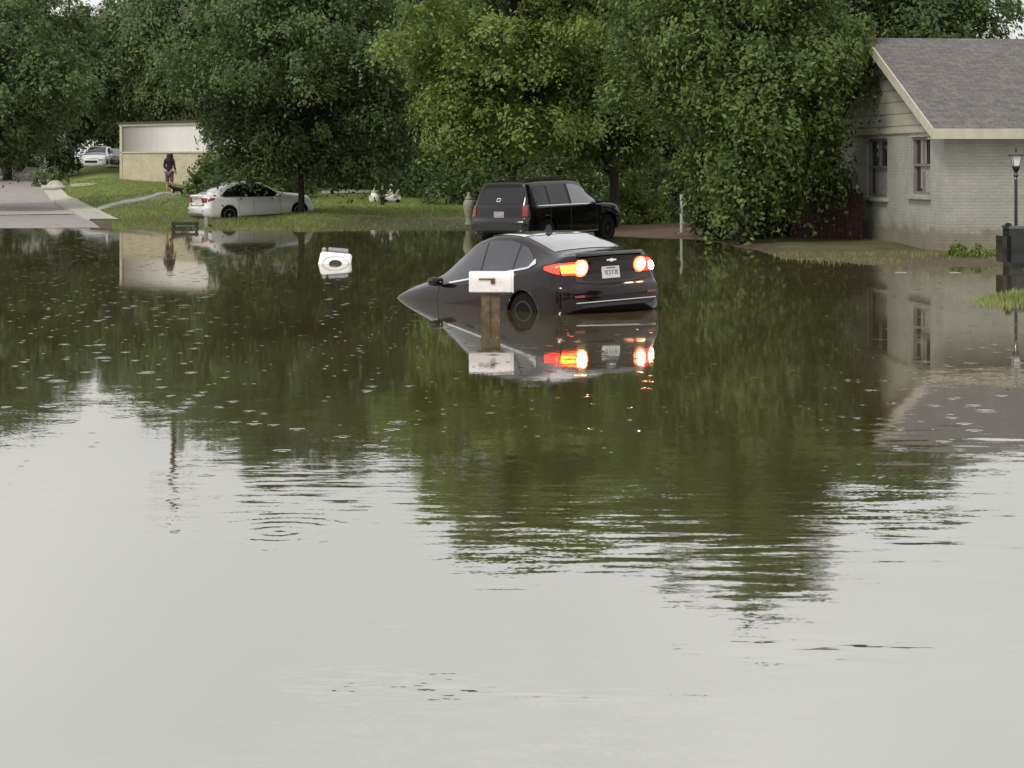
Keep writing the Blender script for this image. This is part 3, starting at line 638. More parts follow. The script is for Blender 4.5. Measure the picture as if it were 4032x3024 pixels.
# ------------------------------------------------------------------ tan garage house (left, beyond the lawn)
def place(px, d): x = (px-CX)/F*d; return Vector((x,d,gz(x,d)))
p0 = place(120.5,99.5); p1 = place(208,93.5); ang = math.atan2(p1.y-p0.y,p1.x-p0.x); Ln = (p1-p0).xy.length
th = empty('garage_house', (p0.x,p0.y,1.02), ang, 'flat sided house with tan brick below and white siding above behind the standing woman', 'house')
w = MB(); w.box((Ln/2,2.6,.45),(Ln,5.2,2.4-.2)); w.build('wall', M['brick_tan'], th)
w = MB(); w.box((Ln/2,2.6,1.55+.72),(Ln-.02,5.16,1.44)); sd = w.build('siding', M['panel_white'], th)
t = MB(); t.box((.12,-.03,2.27),(.2,.06,1.42)); t.box((Ln/2,-.035,1.57),(Ln,.05,.07)); t.box((Ln/2,-.03,2.93),(Ln+.1,.09,.12)); t.build('trim_board', M['cream_trim'], th)
w = MB(); w.box((.1,-.02,.55),(.24,.04,1.98)); w.build('pillar', M['brick_tan'], th)
MB().box((Ln/2,2.6,3.03),(Ln+.3,5.5,.1)).build('roof', M['shingle'], th)
# low brown house seen under the crown, and a white garage house glimpsed in the water at the far left
bh = empty('far_house', place(328,117), .06, 'low tan house with a brown roof far behind the spreading tree trunk', 'house')
MB().box((0,2,1.1),(5.0,4,2.6)).build('wall', M['brick_tan'], bh)
poly('roof', [(-2.9,-.4,1.9),(2.9,-.4,1.9),(2.9,2,2.9),(-2.9,2,2.9),(-2.9,4.4,1.9),(2.9,4.4,1.9)], [(0,1,2,3),(3,2,5,4),(0,3,4),(1,5,2),(0,4,5,1)], M['red_fence'], bh)
wh = empty('far_house', place(4,128), .02, 'white garage house hidden behind the tree at the far left, visible in the water', 'house')
MB().box((0,3,1.3),(5.6,5.5,3.0)).build('wall', M['panel_white'], wh)
for xx in (-1.3,1.3): MB().box((xx,.2,1.1),(2.1,.08,2.2)).build('garage_door', M['white_enamel'], wh, bevel=.01)
poly('roof', [(-3.2,-.2,2.8),(3.2,-.2,2.8),(3.2,3,3.9),(-3.2,3,3.9),(-3.2,6.2,2.8),(3.2,6.2,2.8)], [(0,1,2,3),(3,2,5,4),(0,3,4),(1,5,2),(0,4,5,1)], M['shingle'], wh)

# ------------------------------------------------------------------ vehicles
def cat_interp(xs_, tab, x):
    # smooth (monotone-ish) interpolation of table columns
    pts = tab; k = np.clip(np.searchsorted(pts[:,0], x)-1, 0, len(pts)-2); h = pts[k+1,0]-pts[k,0]; t = (x-pts[k,0])/h
    def slope(i):
        if i <= 0: return (pts[1]-pts[0])/(pts[1,0]-pts[0,0])
        if i >= len(pts)-1: return (pts[-1]-pts[-2])/(pts[-1,0]-pts[-2,0])
        a = (pts[i]-pts[i-1])/(pts[i,0]-pts[i-1,0]); c = (pts[i+1]-pts[i])/(pts[i+1,0]-pts[i,0])
        return np.where(a*c > 0, 2*a*c/(a+c+1e-12), 0)
    m0, m1 = slope(k), slope(k+1)
    return (2*t**3-3*t**2+1)*pts[k]+(t**3-2*t**2+t)*h*m0+(-2*t**3+3*t**2)*pts[k+1]+(t**3-t**2)*h*m1
def section(q):
    # half cross section, bottom centre to top centre; q = x, zb, zm, zs, zr, zt, wb, wm, ws, wr
    x,zb,zm,zs,zr,zt,wb,wm,ws,wr = q
    key = [(0,zb),(wb,zb),(wm*.985,zb+(zm-zb)*.35),(wm,zm),(ws+(wm-ws)*.55,zm+(zs-zm)*.7),(ws,zs),(wr,zr),(wr*.55,zt-(zt-zr)*.22),(0,zt)]
    segs = [3,3,5,6,4,12,5,5]; out = []
    for i in range(len(key)-1):
        p0_,p1_,p2_,p3_ = [np.array(key[min(max(j,0),len(key)-1)]) for j in (i-1,i,i+1,i+2)]
        lin = i in (0,) 
        for s in range(segs[i]):
            t = s/segs[i]
            if lin: out.append(p1_*(1-t)+p2_*t)
            else:
                tau = .35
                m0 = (p2_-p0_)*tau; m1 = (p3_-p1_)*tau
                out.append((2*t**3-3*t**2+1)*p1_+(t**3-2*t**2+t)*m0+(-2*t**3+3*t**2)*p2_+(t**3-t**2)*m1)
    out.append(np.array(key[-1])); return np.array(out)
def car_body(spec):
    tab = np.array(spec['tab']); L = tab[-1,0]; xs_ = np.unique(np.concatenate([[0,.012,.03,.06,.1,.15,.2], np.linspace(.26,L-.26,92), [L-.2,L-.15,L-.1,L-.06,L-.03,L-.012,L]]))
    rings = []
    for x in xs_:
        q = cat_interp(None, tab, x); s = section(q)
        # rounded ends
        for dd in (x, L-x):
            e = max(0, 1-dd/.30); k = 1-spec.get('round',.16)*e**2.6; s = s*np.array([k,1.0]); zc = (q[1]+q[5])/2; s[:,1] = zc+(s[:,1]-zc)*(1-.07*e**3)
        sx = x + spec['rear'](s[:,1])*math.exp(-x/.22) - spec['front'](s[:,1])*math.exp(-(L-x)/.25) + spec.get('bow_r',.10)*(s[:,0]/.9)**2*math.exp(-x/.25) - spec.get('bow_f',.16)*(s[:,0]/.9)**2*math.exp(-(L-x)/.35)
        full = [(sx[i],s[i,0],s[i,1]) for i in range(len(s))]+[(sx[i],-s[i,0],s[i,1]) for i in range(len(s)-2,0,-1)]
        rings.append(full)
    n = len(rings[0]); v = [p for r in rings for p in r]; f = []
    for i in range(len(rings)-1):
        for k in range(n): a_ = i*n+k; b_ = i*n+(k+1)%n; f.append((a_,b_,b_+n,a_+n))
    # end caps: fill between left and right points of the end ring
    h = n//2
    for base,flip in ((0,False),((len(rings)-1)*n,True)):
        for k in range(1,h): 
            a_, b_ = base+k, base+k+1; c_, d_ = base+(n-k-1 if k+1<h else h), base+n-k
            if k+1 == h: q = (a_, b_, d_)
            else: q = (a_, b_, base+n-k-1, d_)
            f.append(q if flip else q[::-1])
        q = (base, base+1, base+n-1); f.append(q if flip else q[::-1])
    me = bpy.data.meshes.new('body'); me.from_pydata(v,[],f); me.update()
    bm = bmesh.new(); bm.from_mesh(me); bmesh.ops.recalc_face_normals(bm, faces=bm.faces); bm.to_mesh(me); bvh = BVHTree.FromBMesh(bm); bm.free()
    return me, bvh
def proj_patch(bvh, mode, u0, u1, lo, hi, nu=24, nv=8, off=.006, side=1):
    # grid thrown on the body along an axis: 'side' u=x v=z, 'rear'/'front' u=y v=z, 'top' u=x v=y
    v = []; ok = []
    for i in range(nu+1):
        u = u0+(u1-u0)*i/nu; a_, b_ = lo(u), hi(u)
        for j in range(nv+1):
            w_ = a_+(b_-a_)*j/nv
            if mode == 'side': o_, d_ = Vector((u,3*side,w_)), Vector((0,-side,0))
            elif mode == 'rear': o_, d_ = Vector((-3,u,w_)), Vector((1,0,0))
            elif mode == 'front': o_, d_ = Vector((9,u,w_)), Vector((-1,0,0))
            else: o_, d_ = Vector((u,w_,4)), Vector((0,0,-1))
            h_ = bvh.ray_cast(o_, d_)
            if h_[0] is None: v.append(o_); ok.append(False); continue
            nn = h_[1]; nn = nn if nn.dot(d_) < 0 else -nn
            v.append(h_[0]+nn*off); ok.append(True)
    f = []; m_ = nv+1
    for i in range(nu):
        for j in range(nv):
            q = (i*m_+j,(i+1)*m_+j,(i+1)*m_+j+1,i*m_+j+1)
            if all(ok[k] for k in q): f.append(q)
    return v, f
def patch(name, mat, parent, bvh, mode, u0, u1, lo, hi, sides=(1,-1), thick=.004, **kw):
    objs = []
    for s in sides:
        v, f = proj_patch(bvh, mode, u0, u1, lo, hi, side=s, **kw)
        me = bpy.data.meshes.new(name); me.from_pydata([tuple(p) for p in v],[],f)
        bm = bmesh.new(); bm.from_mesh(me); bmesh.ops.delete(bm, geom=[q for q in bm.verts if not q.link_faces], context='VERTS')
        bmesh.ops.recalc_face_normals(bm, faces=bm.faces)
        bm.to_mesh(me); bm.free(); objs.append(link(name, me, mat, parent, True))
    return objs
def wheel(parent, x, y, z, r, w, rim):
    s = 1 if y > 0 else -1; Mx = Matrix.Rotation(R(-90*s),3,'X')
    t = MB().lathe([(r*.62,-w/2),(r*.93,-w/2),(r,-w/2+.03),(r,w/2-.03),(r*.94,w/2),(r*.66,w/2)], 36, (x,y,z), Mx).build('tyre', M['rubber'], None, smooth=False)
    t.name = 'wheel'; t.parent = parent
    rm = MB(); rm.lathe([(r*.66,w/2-.05),(r*.66,w/2+.004),(r*.60,w/2+.004),(r*.58,w/2-.04)], 32, (x,y,z), Mx)
    for k in range(5):
        A = Mx @ Matrix.Rotation(R(72*k),3,'Z')
        for dy_ in (-.16,.16):
            rm.box(Vector((x,y,z))+A @ Vector((r*.36,r*dy_,w/2-.02)), (r*.56,r*.10,.03), A)
    rm.lathe([(.001,w/2-.03),(r*.16,w/2-.03),(r*.15,w/2+.0),(.001,w/2+.005)], 16, (x,y,z), Mx)
    rm.build('rim', rim, t)
def arch_cut(o, arches, W):
    c = MB()
    for x,z,r in arches: 
        for s in (1,-1): c.lathe([(r,-.2),(r,.2)], 40, (x,s*(W/2-.06),z), Matrix.Rotation(R(90),3,'X'))
    co = c.build('cut', M['black_trim']); mod = o.modifiers.new('b','BOOLEAN'); mod.object = co; mod.solver = 'EXACT'
    bpy.context.view_layer.update(); dg = bpy.context.evaluated_depsgraph_get(); me = bpy.data.meshes.new_from_object(o.evaluated_get(dg)); o.modifiers.clear(); o.data = me; bpy.data.objects.remove(co)
def pm(a_, b_, s, x): return a_+(b_-a_)*x
def lerp_pts(pts): 
    X_ = [p[0] for p in pts]; Y_ = [p[1] for p in pts]
    return lambda u: float(np.interp(u, X_, Y_))
def mirror_part(parent, x, y, z, mat):
    s = 1 if y > 0 else -1; mb = MB()
    rr = MB().lathe([(.02,-.10),(.07,-.09),(.085,0),(.07,.09),(.02,.10)], 12, (0,0,0), Matrix.Rotation(R(90),3,'X'))
    mb.v = [(x+p[0]*.9, y+s*.06+p[1]*1.1, z+p[2]*.8) for p in rr.v]; mb.f = rr.f
    mb.box((x+.02,y-s*.05,z-.05),(.05,.14,.04)); mb.build('mirror', mat, parent, smooth=True)

SEDAN = dict(tab=[  # x, zb, zm, zs, zr, zt, wb, wm, ws, wr
    [0,.34,.62,.90,1.03,1.06,.74,.86,.80,.66],[.15,.27,.62,.95,1.08,1.11,.78,.89,.83,.66],[.32,.23,.60,.98,1.09,1.13,.80,.915,.86,.67],[.52,.22,.58,.995,1.14,1.18,.80,.92,.865,.66],
    [.95,.20,.57,.99,1.30,1.345,.80,.925,.86,.62],[1.45,.20,.56,.975,1.45,1.495,.80,.925,.86,.60],[1.9,.20,.55,.965,1.49,1.545,.80,.925,.86,.60],[2.3,.20,.55,.95,1.455,1.52,.80,.925,.86,.60],
    [2.8,.20,.55,.94,1.27,1.34,.80,.925,.86,.62],[3.2,.20,.55,.93,1.08,1.155,.80,.925,.855,.68],[3.5,.20,.55,.92,1.02,1.075,.80,.925,.85,.70],[4.02,.21,.54,.89,.965,1.015,.79,.915,.83,.68],
    [4.40,.22,.52,.83,.905,.945,.77,.90,.81,.65],[4.64,.24,.48,.74,.80,.825,.74,.88,.79,.63],[4.70,.26,.46,.68,.73,.75,.72,.86,.77,.61]],
    rear=lambda z: np.interp(z,[.2,.35,.5,.62,.68,.8,.98,1.06,1.2],[.10,.03,0,.0,.06,.09,.07,.02,.05]), front=lambda z: np.interp(z,[.2,.4,.6,.75],[.06,0,.02,.12]))
SUV = dict(tab=[
    [0,.42,.80,1.05,1.60,1.66,.78,.90,.86,.62],[.2,.36,.80,1.08,1.66,1.72,.82,.93,.89,.66],[.5,.32,.80,1.10,1.69,1.755,.84,.95,.91,.68],[1.2,.30,.80,1.11,1.71,1.785,.85,.96,.92,.70],[2.2,.30,.80,1.11,1.70,1.785,.85,.96,.92,.70],
    [2.8,.30,.80,1.10,1.66,1.74,.85,.96,.92,.69],[3.15,.30,.79,1.09,1.45,1.53,.85,.96,.92,.70],[3.5,.30,.78,1.08,1.20,1.26,.85,.96,.915,.76],[3.7,.30,.78,1.07,1.13,1.17,.85,.955,.91,.78],[4.3,.32,.76,1.03,1.08,1.12,.84,.95,.89,.74],
    [4.65,.36,.74,.97,1.02,1.06,.82,.93,.86,.70],[4.78,.42,.70,.90,.95,.98,.78,.91,.82,.66]],
    rear=lambda z: np.interp(z,[.3,.5,.72,.8,1.1,1.7],[.05,0,.0,.10,.12,.42]), front=lambda z: np.interp(z,[.3,.6,1.0],[.05,0,.10]), round=.10, bow_r=.05, bow_f=.12)
def build_sedan(label, cat, paint, lit, name, rim=None, glass='glass', sides=(1,-1)):
    root = empty(name, (0,0,0), 0, label, cat)
    me, bvh = car_body(SEDAN); body = link('body', me, paint, root, True)
    arch_cut(body, [(1.02,.34,.355),(3.90,.34,.36)], 1.85)
    for x in (1.02,3.90):
        for y in (.80,-.80): wheel(root, x, y, .33, .33, .21, rim or M['rim'])
    # side glass
    lo = lerp_pts([(.77,1.03),(.87,1.000),(1.45,.985),(3.10,.935),(3.17,.935)]); hi = lerp_pts([(.77,1.045),(.87,1.15),(1.05,1.27),(1.45,1.405),(1.85,1.445),(2.25,1.42),(2.55,1.335),(2.85,1.18),(3.17,.955)])
    for a0,a1 in ((.80,1.20),(1.24,2.00),(2.04,3.13)):
        patch('side_window', M[glass], root, bvh, 'side', a0, a1, lo, hi, sides, nu=16, nv=8, off=.007)
    tr_lo = lambda u: lo(u)-.028; patch('window_trim', M['chrome'], root, bvh, 'side', .85, 3.15, tr_lo, lambda u: lo(u)-.004, sides, nu=40, nv=2, off=.010)
    patch('window_trim', M['chrome'], root, bvh, 'side', .70, .85, lerp_pts([(.70,1.025),(.85,.972)]), lerp_pts([(.70,1.03),(.75,1.08),(.78,1.10),(.85,.998)]), sides, nu=10, nv=3, off=.010)
    patch('pillar_trim', M['black_trim'], root, bvh, 'side', .78, 3.17, lo, hi, sides, nu=50, nv=6, off=.004)
    # door shut lines and handles
    gl = []
    for s in sides:
        for x0 in (1.40,2.02,3.12):
            mb = MB(); pts = []
            for k in range(14):
                z = .34+(.92-.34)*k/13; x = x0 + (.22*max(0,(z-.6))*(-1 if x0>2 else .3) if x0 != 2.02 else 0)
                h_ = bvh.ray_cast(Vector((x,3*s,z)), Vector((0,-s,0)))
                if h_[0]: pts.append(h_[0])
            mb.tube(pts, .006, 4); gl.append(mb.build('door_gap', M['dark_gap'], root))
        for x in (1.50,2.25):
            h_ = bvh.ray_cast(Vector((x,3*s,.86)), Vector((0,-s,0)))
            MB().box(h_[0]+Vector((0,s*.015,0)),(.18,.03,.025)).build('door_handle', paint, root, bevel=.008)
        patch('rocker_trim', M['chrome'] if False else M['black_trim'], root, bvh, 'side', 1.5, 3.4, lambda u:.22, lambda u:.27, (s,), nu=20, nv=2, off=.005)
    # screens
    patch('rear_window', M['glass_rear'], root, bvh, 'top', .56, 1.24, lerp_pts([(.56,-.60),(1.24,-.53)]), lerp_pts([(.56,.60),(1.24,.53)]), (1,), nu=16, nv=18, off=.006)
    if lit: patch('bonnet', M['bonnet_sheen'], root, bvh, 'top', 3.32, 4.45, lambda u:-.74+.05*(u-3.3), lambda u:.74-.05*(u-3.3), (1,), nu=20, nv=18, off=.006)  # overlay on the bonnet that carries the painted sky sheen
    if lit: patch('roof_sheen', M['roof_sheen'], root, bvh, 'top', 1.28, 2.38, lambda u:-.56, lambda u:.56, (1,), nu=16, nv=18, off=.006)  # no glass panel: overlay added to whiten the roof like reflected sky
    patch('windshield', M['glass'], root, bvh, 'top', 2.47, 3.25, lerp_pts([(2.47,-.53),(3.25,-.64)]), lerp_pts([(2.47,.53),(3.25,.64)]), (1,), nu=16, nv=18, off=.006)
    for s in (1,-1): mirror_part(root, 2.98, s*.93, .97, paint)
    an = MB(); an.add([(1.37,-.02,1.48),(1.37,.02,1.48),(1.57,.02,1.49),(1.57,-.02,1.49),(1.41,-.008,1.60),(1.41,.008,1.60),(1.45,.008,1.602),(1.45,-.008,1.602)],[(0,1,2,3),(0,4,5,1),(1,5,6,2),(2,6,7,3),(3,7,4,0),(4,7,6,5)]); an.build('roof_antenna', M['black_trim'], root)
    # tail lamps wrap the corner
    lens = M['lit_red'] if lit else M['red_lens']
    for s in (1,-1):
        l1 = patch('taillight', lens, root, bvh, 'rear', s*.44, s*.79, lambda u:.80+.06*(abs(u)-.44), lambda u:1.0-.02*(abs(u)-.44)*3, (1,), nu=14, nv=6, off=.008)[0]
        v_,f_ = proj_patch(bvh, 'side', .22, .46, lerp_pts([(.22,.84),(.46,.93)]), lerp_pts([(.22,.985),(.46,.965)]), nu=10, nv=5, off=.008, side=s)
        me2 = bpy.data.meshes.new('lens'); me2.from_pydata([tuple(p) for p in v_],[],f_); link('lens', me2, lens, l1, True)
        if lit:
            big, small = ((.095,.0) if s > 0 else (.085,.065))
            def disc(y, z, r_, mat, nm, sx=1.0, par=l1):
                h_ = bvh.ray_cast(Vector((-3,y,z)), Vector((1,0,0)));  nn = h_[1] if h_[1].x < 0 else -h_[1]
                Q = nn.to_track_quat('Z','Y').to_matrix(); mb = MB(); rings = [(r_,0),(r_*.9,.012),(r_*.6,.024),(.002,.03)]
                tmp = MB().lathe(rings, 20); mb.v = [tuple(h_[0]+nn*(.008 if nm=='lamp_halo' else .016)+Q @ Vector((p[0]*1.0,p[1]*1.0,p[2]))) for p in tmp.v]; mb.f = tmp.f
                if sx != 1: mb.v = [(p[0], y+(p[1]-y)*sx, p[2]) for p in mb.v]
                mb.build(nm, mat, par, smooth=True)
            disc(s*.52, .905, big*1.3, M['lit_glow'], 'lamp_halo'); disc(s*.52, .905, big, M['lit_white'], 'lamp_bulb')  # wider disc behind each bulb is its halo of light, not a part
            if s > 0:
                patch('turn_signal', M['lit_orange'], l1, bvh, 'rear', .615, .80, lambda u:.845, lambda u:.955, (1,), nu=8, nv=4, off=.018)
            else: disc(s*.735, .875, small, M['lit_white'], 'lamp_bulb')
    # rear panel details
    patch('plate_recess', M['black_trim'] if lit else paint, root, bvh, 'rear', -.40, .40, lambda u:.925, lambda u:.945, (1,), nu=10, nv=2, off=.006)
    def rbox(y, z, dy_, dz_, dx_, mat, nm, bv=.004):
        h_ = bvh.ray_cast(Vector((-3,y,z)), Vector((1,0,0)))[0]; return MB().box((h_.x-dx_/2,y,z),(dx_,dy_,dz_)).build(nm, mat, root, bevel=bv)
    pl = rbox(0,.82,.31,.165,.02,M['plate'],'license_plate')
    if lit:
        hx = min(p[0] for p in [v_.co for v_ in pl.data.vertices])
        for k,ch in enumerate((-.105,-.065,-.025,.03,.07,.108)):
            mb = MB(); w_ = .024; z_ = .815
            mb.box((hx-.002,-ch,z_+.025),(.003,w_,.010)); mb.box((hx-.002,-ch+(.009 if k%2 else -.009),z_),(.003,.008,.05)); 
            if k%3: mb.box((hx-.002,-ch,z_-.022),(.003,w_,.009))
            mb.build('plate_character', M['plate_ink'], pl)
        MB().box((hx-.002,0,.878),(.003,.16,.012)).build('plate_header', M['plate_ink'], pl)
    # small winged cross emblem
    h_ = bvh.ray_cast(Vector((-3,0,.99)), Vector((1,0,0)))[0]
    e = MB(); e.box((h_.x-.01,0,.985),(.012,.17,.022)); e.box((h_.x-.01,0,.985),(.014,.055,.045)); e.build('emblem', M['chrome'], root, bevel=.004)
    patch('boot_gap', M['dark_gap'], root, bvh, 'rear', -.62, .62, lambda u:.675+.04*(abs(u)/.62)**4, lambda u:.705+.10*(abs(u)/.62)**5, (1,), nu=30, nv=2, off=.006)
    patch('spoiler', paint, root, bvh, 'rear', -.58, .58, lambda u:1.035, lambda u:1.075, (1,), nu=24, nv=3, off=.03)
    patch('bumper_trim', M['chrome'] if lit else M['grey_plastic'], root, bvh, 'rear', -.70, .70, lambda u:.425, lambda u:.437, (1,), nu=24, nv=1, off=.008)
    patch('diffuser', M['black_trim'], root, bvh, 'rear', -.60, .60, lambda u:.36, lambda u:.40, (1,), nu=24, nv=2, off=.006)
    for s in (1,-1): patch('reflector', M['red_lens'], root, bvh, 'rear', s*.55, s*.72, lambda u:.50, lambda u:.53, (1,), nu=6, nv=2, off=.007)
    # front
    for s in (1,-1):
        patch('headlight', M['glass_grey'], root, bvh, 'front', s*.45, s*.76, lambda u:.60, lambda u:.68, (1,), nu=10, nv=3, off=.007)
    patch('grille', M['black_trim'], root, bvh, 'front', -.40, .40, lambda u:.44, lambda u:.60, (1,), nu=16, nv=5, off=.007)
    return root
def build_suv(name, label, paint, glass='glass', details=True, group=None):
    root = empty(name, (0,0,0), 0, label, 'SUV', group)
    me, bvh = car_body(SUV); body = link('body', me, paint, root, True)
    arch_cut(body, [(.98,.40,.45),(3.85,.40,.45)], 1.92)
    for x in (.98,3.85):
        for y in (.82,-.82): wheel(root, x, y, .38, .38, .24, M['rim_dark'])
    lo = lambda u: 1.14-.012*u; hi = lerp_pts([(.50,1.46),(.62,1.58),(1.0,1.62),(2.4,1.63),(2.75,1.56),(3.05,1.40),(3.42,1.14)])
    for a0,a1 in ((.52,1.10),(1.17,2.02),(2.14,3.30)):
        patch('side_window', M['glass_grey' if a0>2 and details else glass], root, bvh, 'side', a0, a1, lo, hi, nu=14, nv=7, off=.008)
    patch('pillar_trim', M['black_trim'], root, bvh, 'side', .48, 3.36, lambda u: lo(u)-.01, lambda u: hi(u)+.01, nu=40, nv=6, off=.004)
    patch('window_trim', M['chrome'], root, bvh, 'side', .6, 3.36, lambda u: lo(u)-.03, lambda u: lo(u)-.01, nu=30, nv=1, off=.008)
    patch('rear_window', M['glass'], root, bvh, 'rear', -.70, .70, lambda u:1.17, lambda u:1.58-.06*(abs(u)/.7)**3, (1,), nu=18, nv=8, off=.008)
    patch('windshield', M['glass_grey'], root, bvh, 'top', 2.86, 3.54, lerp_pts([(2.86,-.62),(3.54,-.72)]), lerp_pts([(2.86,.62),(3.54,.72)]), (1,), nu=12, nv=14, off=.007)
    for s in (1,-1):
        mirror_part(root, 3.30, s*.99, 1.14, M['black_trim'])
        patch('taillight', M['red_lens'], root, bvh, 'rear', s*.74, s*.86, lambda u:.86, lambda u:1.14, (1,), nu=5, nv=6, off=.01)
        patch('headlight', M['glass_grey'], root, bvh, 'front', s*.58, s*.83, lambda u:.78, lambda u:.90, (1,), nu=8, nv=3, off=.008)
        for x in (1.35,2.45):
            h_ = bvh.ray_cast(Vector((x,3*s,1.0)), Vector((0,-s,0))); MB().box(h_[0]+Vector((0,s*.015,0)),(.2,.035,.03)).build('door_handle', paint, root, bevel=.008)
        for x0 in (1.12,2.07,3.30):
            pts = []
            for k in range(10):
                z = .40+.70*k/9; h_ = bvh.ray_cast(Vector((x0,3*s,z)), Vector((0,-s,0)))
                if h_[0]: pts.append(h_[0])
            MB().tube(pts, .007, 4).build('door_gap', M['dark_gap'], root)
        rr = MB(); rr.tube([(.7,s*.62,1.77),(.8,s*.62,1.83),(2.6,s*.62,1.84),(2.75,s*.62,1.76)], .018, 6); rr.build('roof_rail', M['black_trim'], root)
    patch('hatch_gap', M['dark_gap'], root, bvh, 'rear', -.78, .78, lambda u:.70, lambda u:.715, (1,), nu=20, nv=1, off=.006)
    h_ = bvh.ray_cast(Vector((-3,0,.92)), Vector((1,0,0)))[0]; MB().box((h_.x-.012,0,.90),(.02,.32,.16)).build('license_plate', M['grey_plastic'], root, bevel=.004)
    patch('bumper', M['black_trim'], root, bvh, 'rear', -.80, .80, lambda u:.52, lambda u:.66, (1,), nu=18, nv=3, off=.03)
    patch('grille', M['black_trim'], root, bvh, 'front', -.5, .5, lambda u:.66, lambda u:.86, (1,), nu=14, nv=4, off=.008)
    if details:
        st = []
        for (y0,y1,z0,z1) in ((.0,.12,1.30,1.315),(.0,.12,1.225,1.24),(.0,.015,1.225,1.315),(.105,.12,1.225,1.315)):
            v_,f_ = proj_patch(bvh, 'rear', y0, y1, (lambda u,z0=z0: z0), (lambda u,z1=z1: z1), nu=2, nv=2, off=.014); st.append((v_,f_))
        mb = MB()
        for v_,f_ in st: mb.add(v_,f_)
        mb.build('window_sticker', M['plate'], root)
    return root
def pose(o, x, y, z, yaw, pitch=0, roll=0, s=1.0):
    o.location = (x,y,z); o.rotation_euler = (roll, pitch, yaw); o.scale = (s,s,s)
dark = build_sedan('dark plum sedan nose down in the flood with its rear lamps lit', 'car', M['paint_plum'], True, 'sedan', rim=M['rim_dark'], glass='glass_tint')
pose(dark, 1.56, 28.11, -.255, 2.1997, .125, -.029, 1.03)
white = build_sedan('white sedan parked on the lawn behind the spreading tree trunk', 'car', M['paint_white'], False, 'sedan')
pose(white, -11.60, 73.07, -.17, .5609, -.0379, -.004, .985)
suv = build_suv('suv', 'black SUV parked under the trees behind the flooded sedan', M['paint_black'])
pose(suv, -.40, 52.6, -.19, .9514, -.0238, -.0126, 1.0194)
ws = build_sedan('white car facing the viewer at the top of the left lawn', 'car', M['paint_white'], False, 'parked_car')
p = place(84.5,128); pose(ws, p.x+.3, 133.5, 1.62, R(-91), 0, 0, 1.0)
bv = build_suv('suv', 'black vehicle parked between the far white car and the tan garage house', M['paint_dark'], 'glass', False)
p = place(112,128); pose(bv, p.x-.75, 135, 1.32, R(-92), 0, 0, .98)

# ------------------------------------------------------------------ mailbox
mp_ = Vector((-.283,26.5,0))
mbx = empty('mailbox', mp_, 0, 'white mailbox on a double wooden post in front of the flooded sedan', 'mailbox')
def halfbox(L, W, Hh, n=10):
    prof = [(-W/2,0),(W/2,0),(W/2,Hh-W/2)]+[(W/2*math.cos(t),Hh-W/2+W/2*math.sin(t)) for t in np.linspace(0,math.pi,n)[1:-1]]+[(-W/2,Hh-W/2)]
    v = [(-L/2,y,z) for y,z in prof]+[(L/2,y,z) for y,z in prof]; k = len(prof)
    f = [tuple(range(k))[::-1], tuple(range(k,2*k))]+[(i,(i+1)%k,(i+1)%k+k,i+k) for i in range(k)]
    return v, f
bx = MB(); v_, f_ = halfbox(.57,.22,.275); bx.add([(x,y,z+.40) for x,y,z in v_], f_); bo = bx.build('box', M['white_mailbox'], mbx, bevel=.010, seg=3)
dr_ = MB(); v_, f_ = halfbox(.02,.235,.288); dr_.add([(x+.295,y,z+.394) for x,y,z in v_], f_); do = dr_.build('door', M['white_mailbox'], mbx, bevel=.005)
MB().box((.315,0,.63),(.02,.03,.02)).build('handle', M['chrome'], do)
fl = MB(); fl.box((-.06,-.122,.575),(.19,.012,.018)); fl.box((.03,-.124,.545),(.055,.014,.07)); fl.tube([(.045,-.11,.575),(.045,-.13,.575)],.014,8); fl.build('flag', M['flag_red'], mbx)
for xx in (-.064,.066): MB().box((xx,.0 if xx<0 else .012,-.18),(.122 if xx<0 else .126,.10,1.16)).build('post', M['brown_wood'], mbx, bevel=.008)
MB().box((0,0,.388),(.36,.16,.022)).build('base_board', M['brown_wood'], mbx)

# ------------------------------------------------------------------ white tub sunk in the water
d_ = 41.6; wb = empty('white_box', ((334-CX)/F*d_, d_, 0), 0, 'white boxy tub with a black oval opening half sunk left of the flooded sedan', 'box')
Rt = Matrix.Rotation(R(5),3,'Y') @ Matrix.Rotation(R(-57),3,'X')
c0 = Rt @ Vector((0,.275,0))
bd = MB(); bd.box(c0,(.66,.55,.86),Rt); bd.build('body', M['white_enamel'], wb, bevel=.03, seg=3)
def face_pt(x,z,off): return c0+Rt @ Vector((x,-.275-off,z))
def oval(rx,rz,off,n=32,inner=0):
    mb = MB(); 
    o1 = [face_pt(.03+rx*math.cos(2*math.pi*k/n), .0+rz*math.sin(2*math.pi*k/n), off) for k in range(n)]
    if inner:
        o2 = [face_pt(.03+rx*inner*math.cos(2*math.pi*k/n), .0+rz*inner*math.sin(2*math.pi*k/n), off) for k in range(n)]
        mb.add(o1+o2, [(k,(k+1)%n,(k+1)%n+n,k+n) for k in range(n)])
    else: mb.add(o1, [tuple(range(n))])
    return mb
oval(.275,.275,.006,32,.94).build('ring', M['curtain'], wb); oval(.135,.135,.008).build('opening', M['black_trim'], wb)
pn = MB(); pn.box(c0+Rt @ Vector((.03,-.22,.49)),(.42,.16,.12),Rt); pn.build('control_panel', M['grey_plastic'], wb, bevel=.01)
kb = MB(); kb.box(c0+Rt @ Vector((-.27,-.24,.49)),(.09,.11,.12),Rt); kb.build('knob', M['curtain'], wb, bevel=.02)

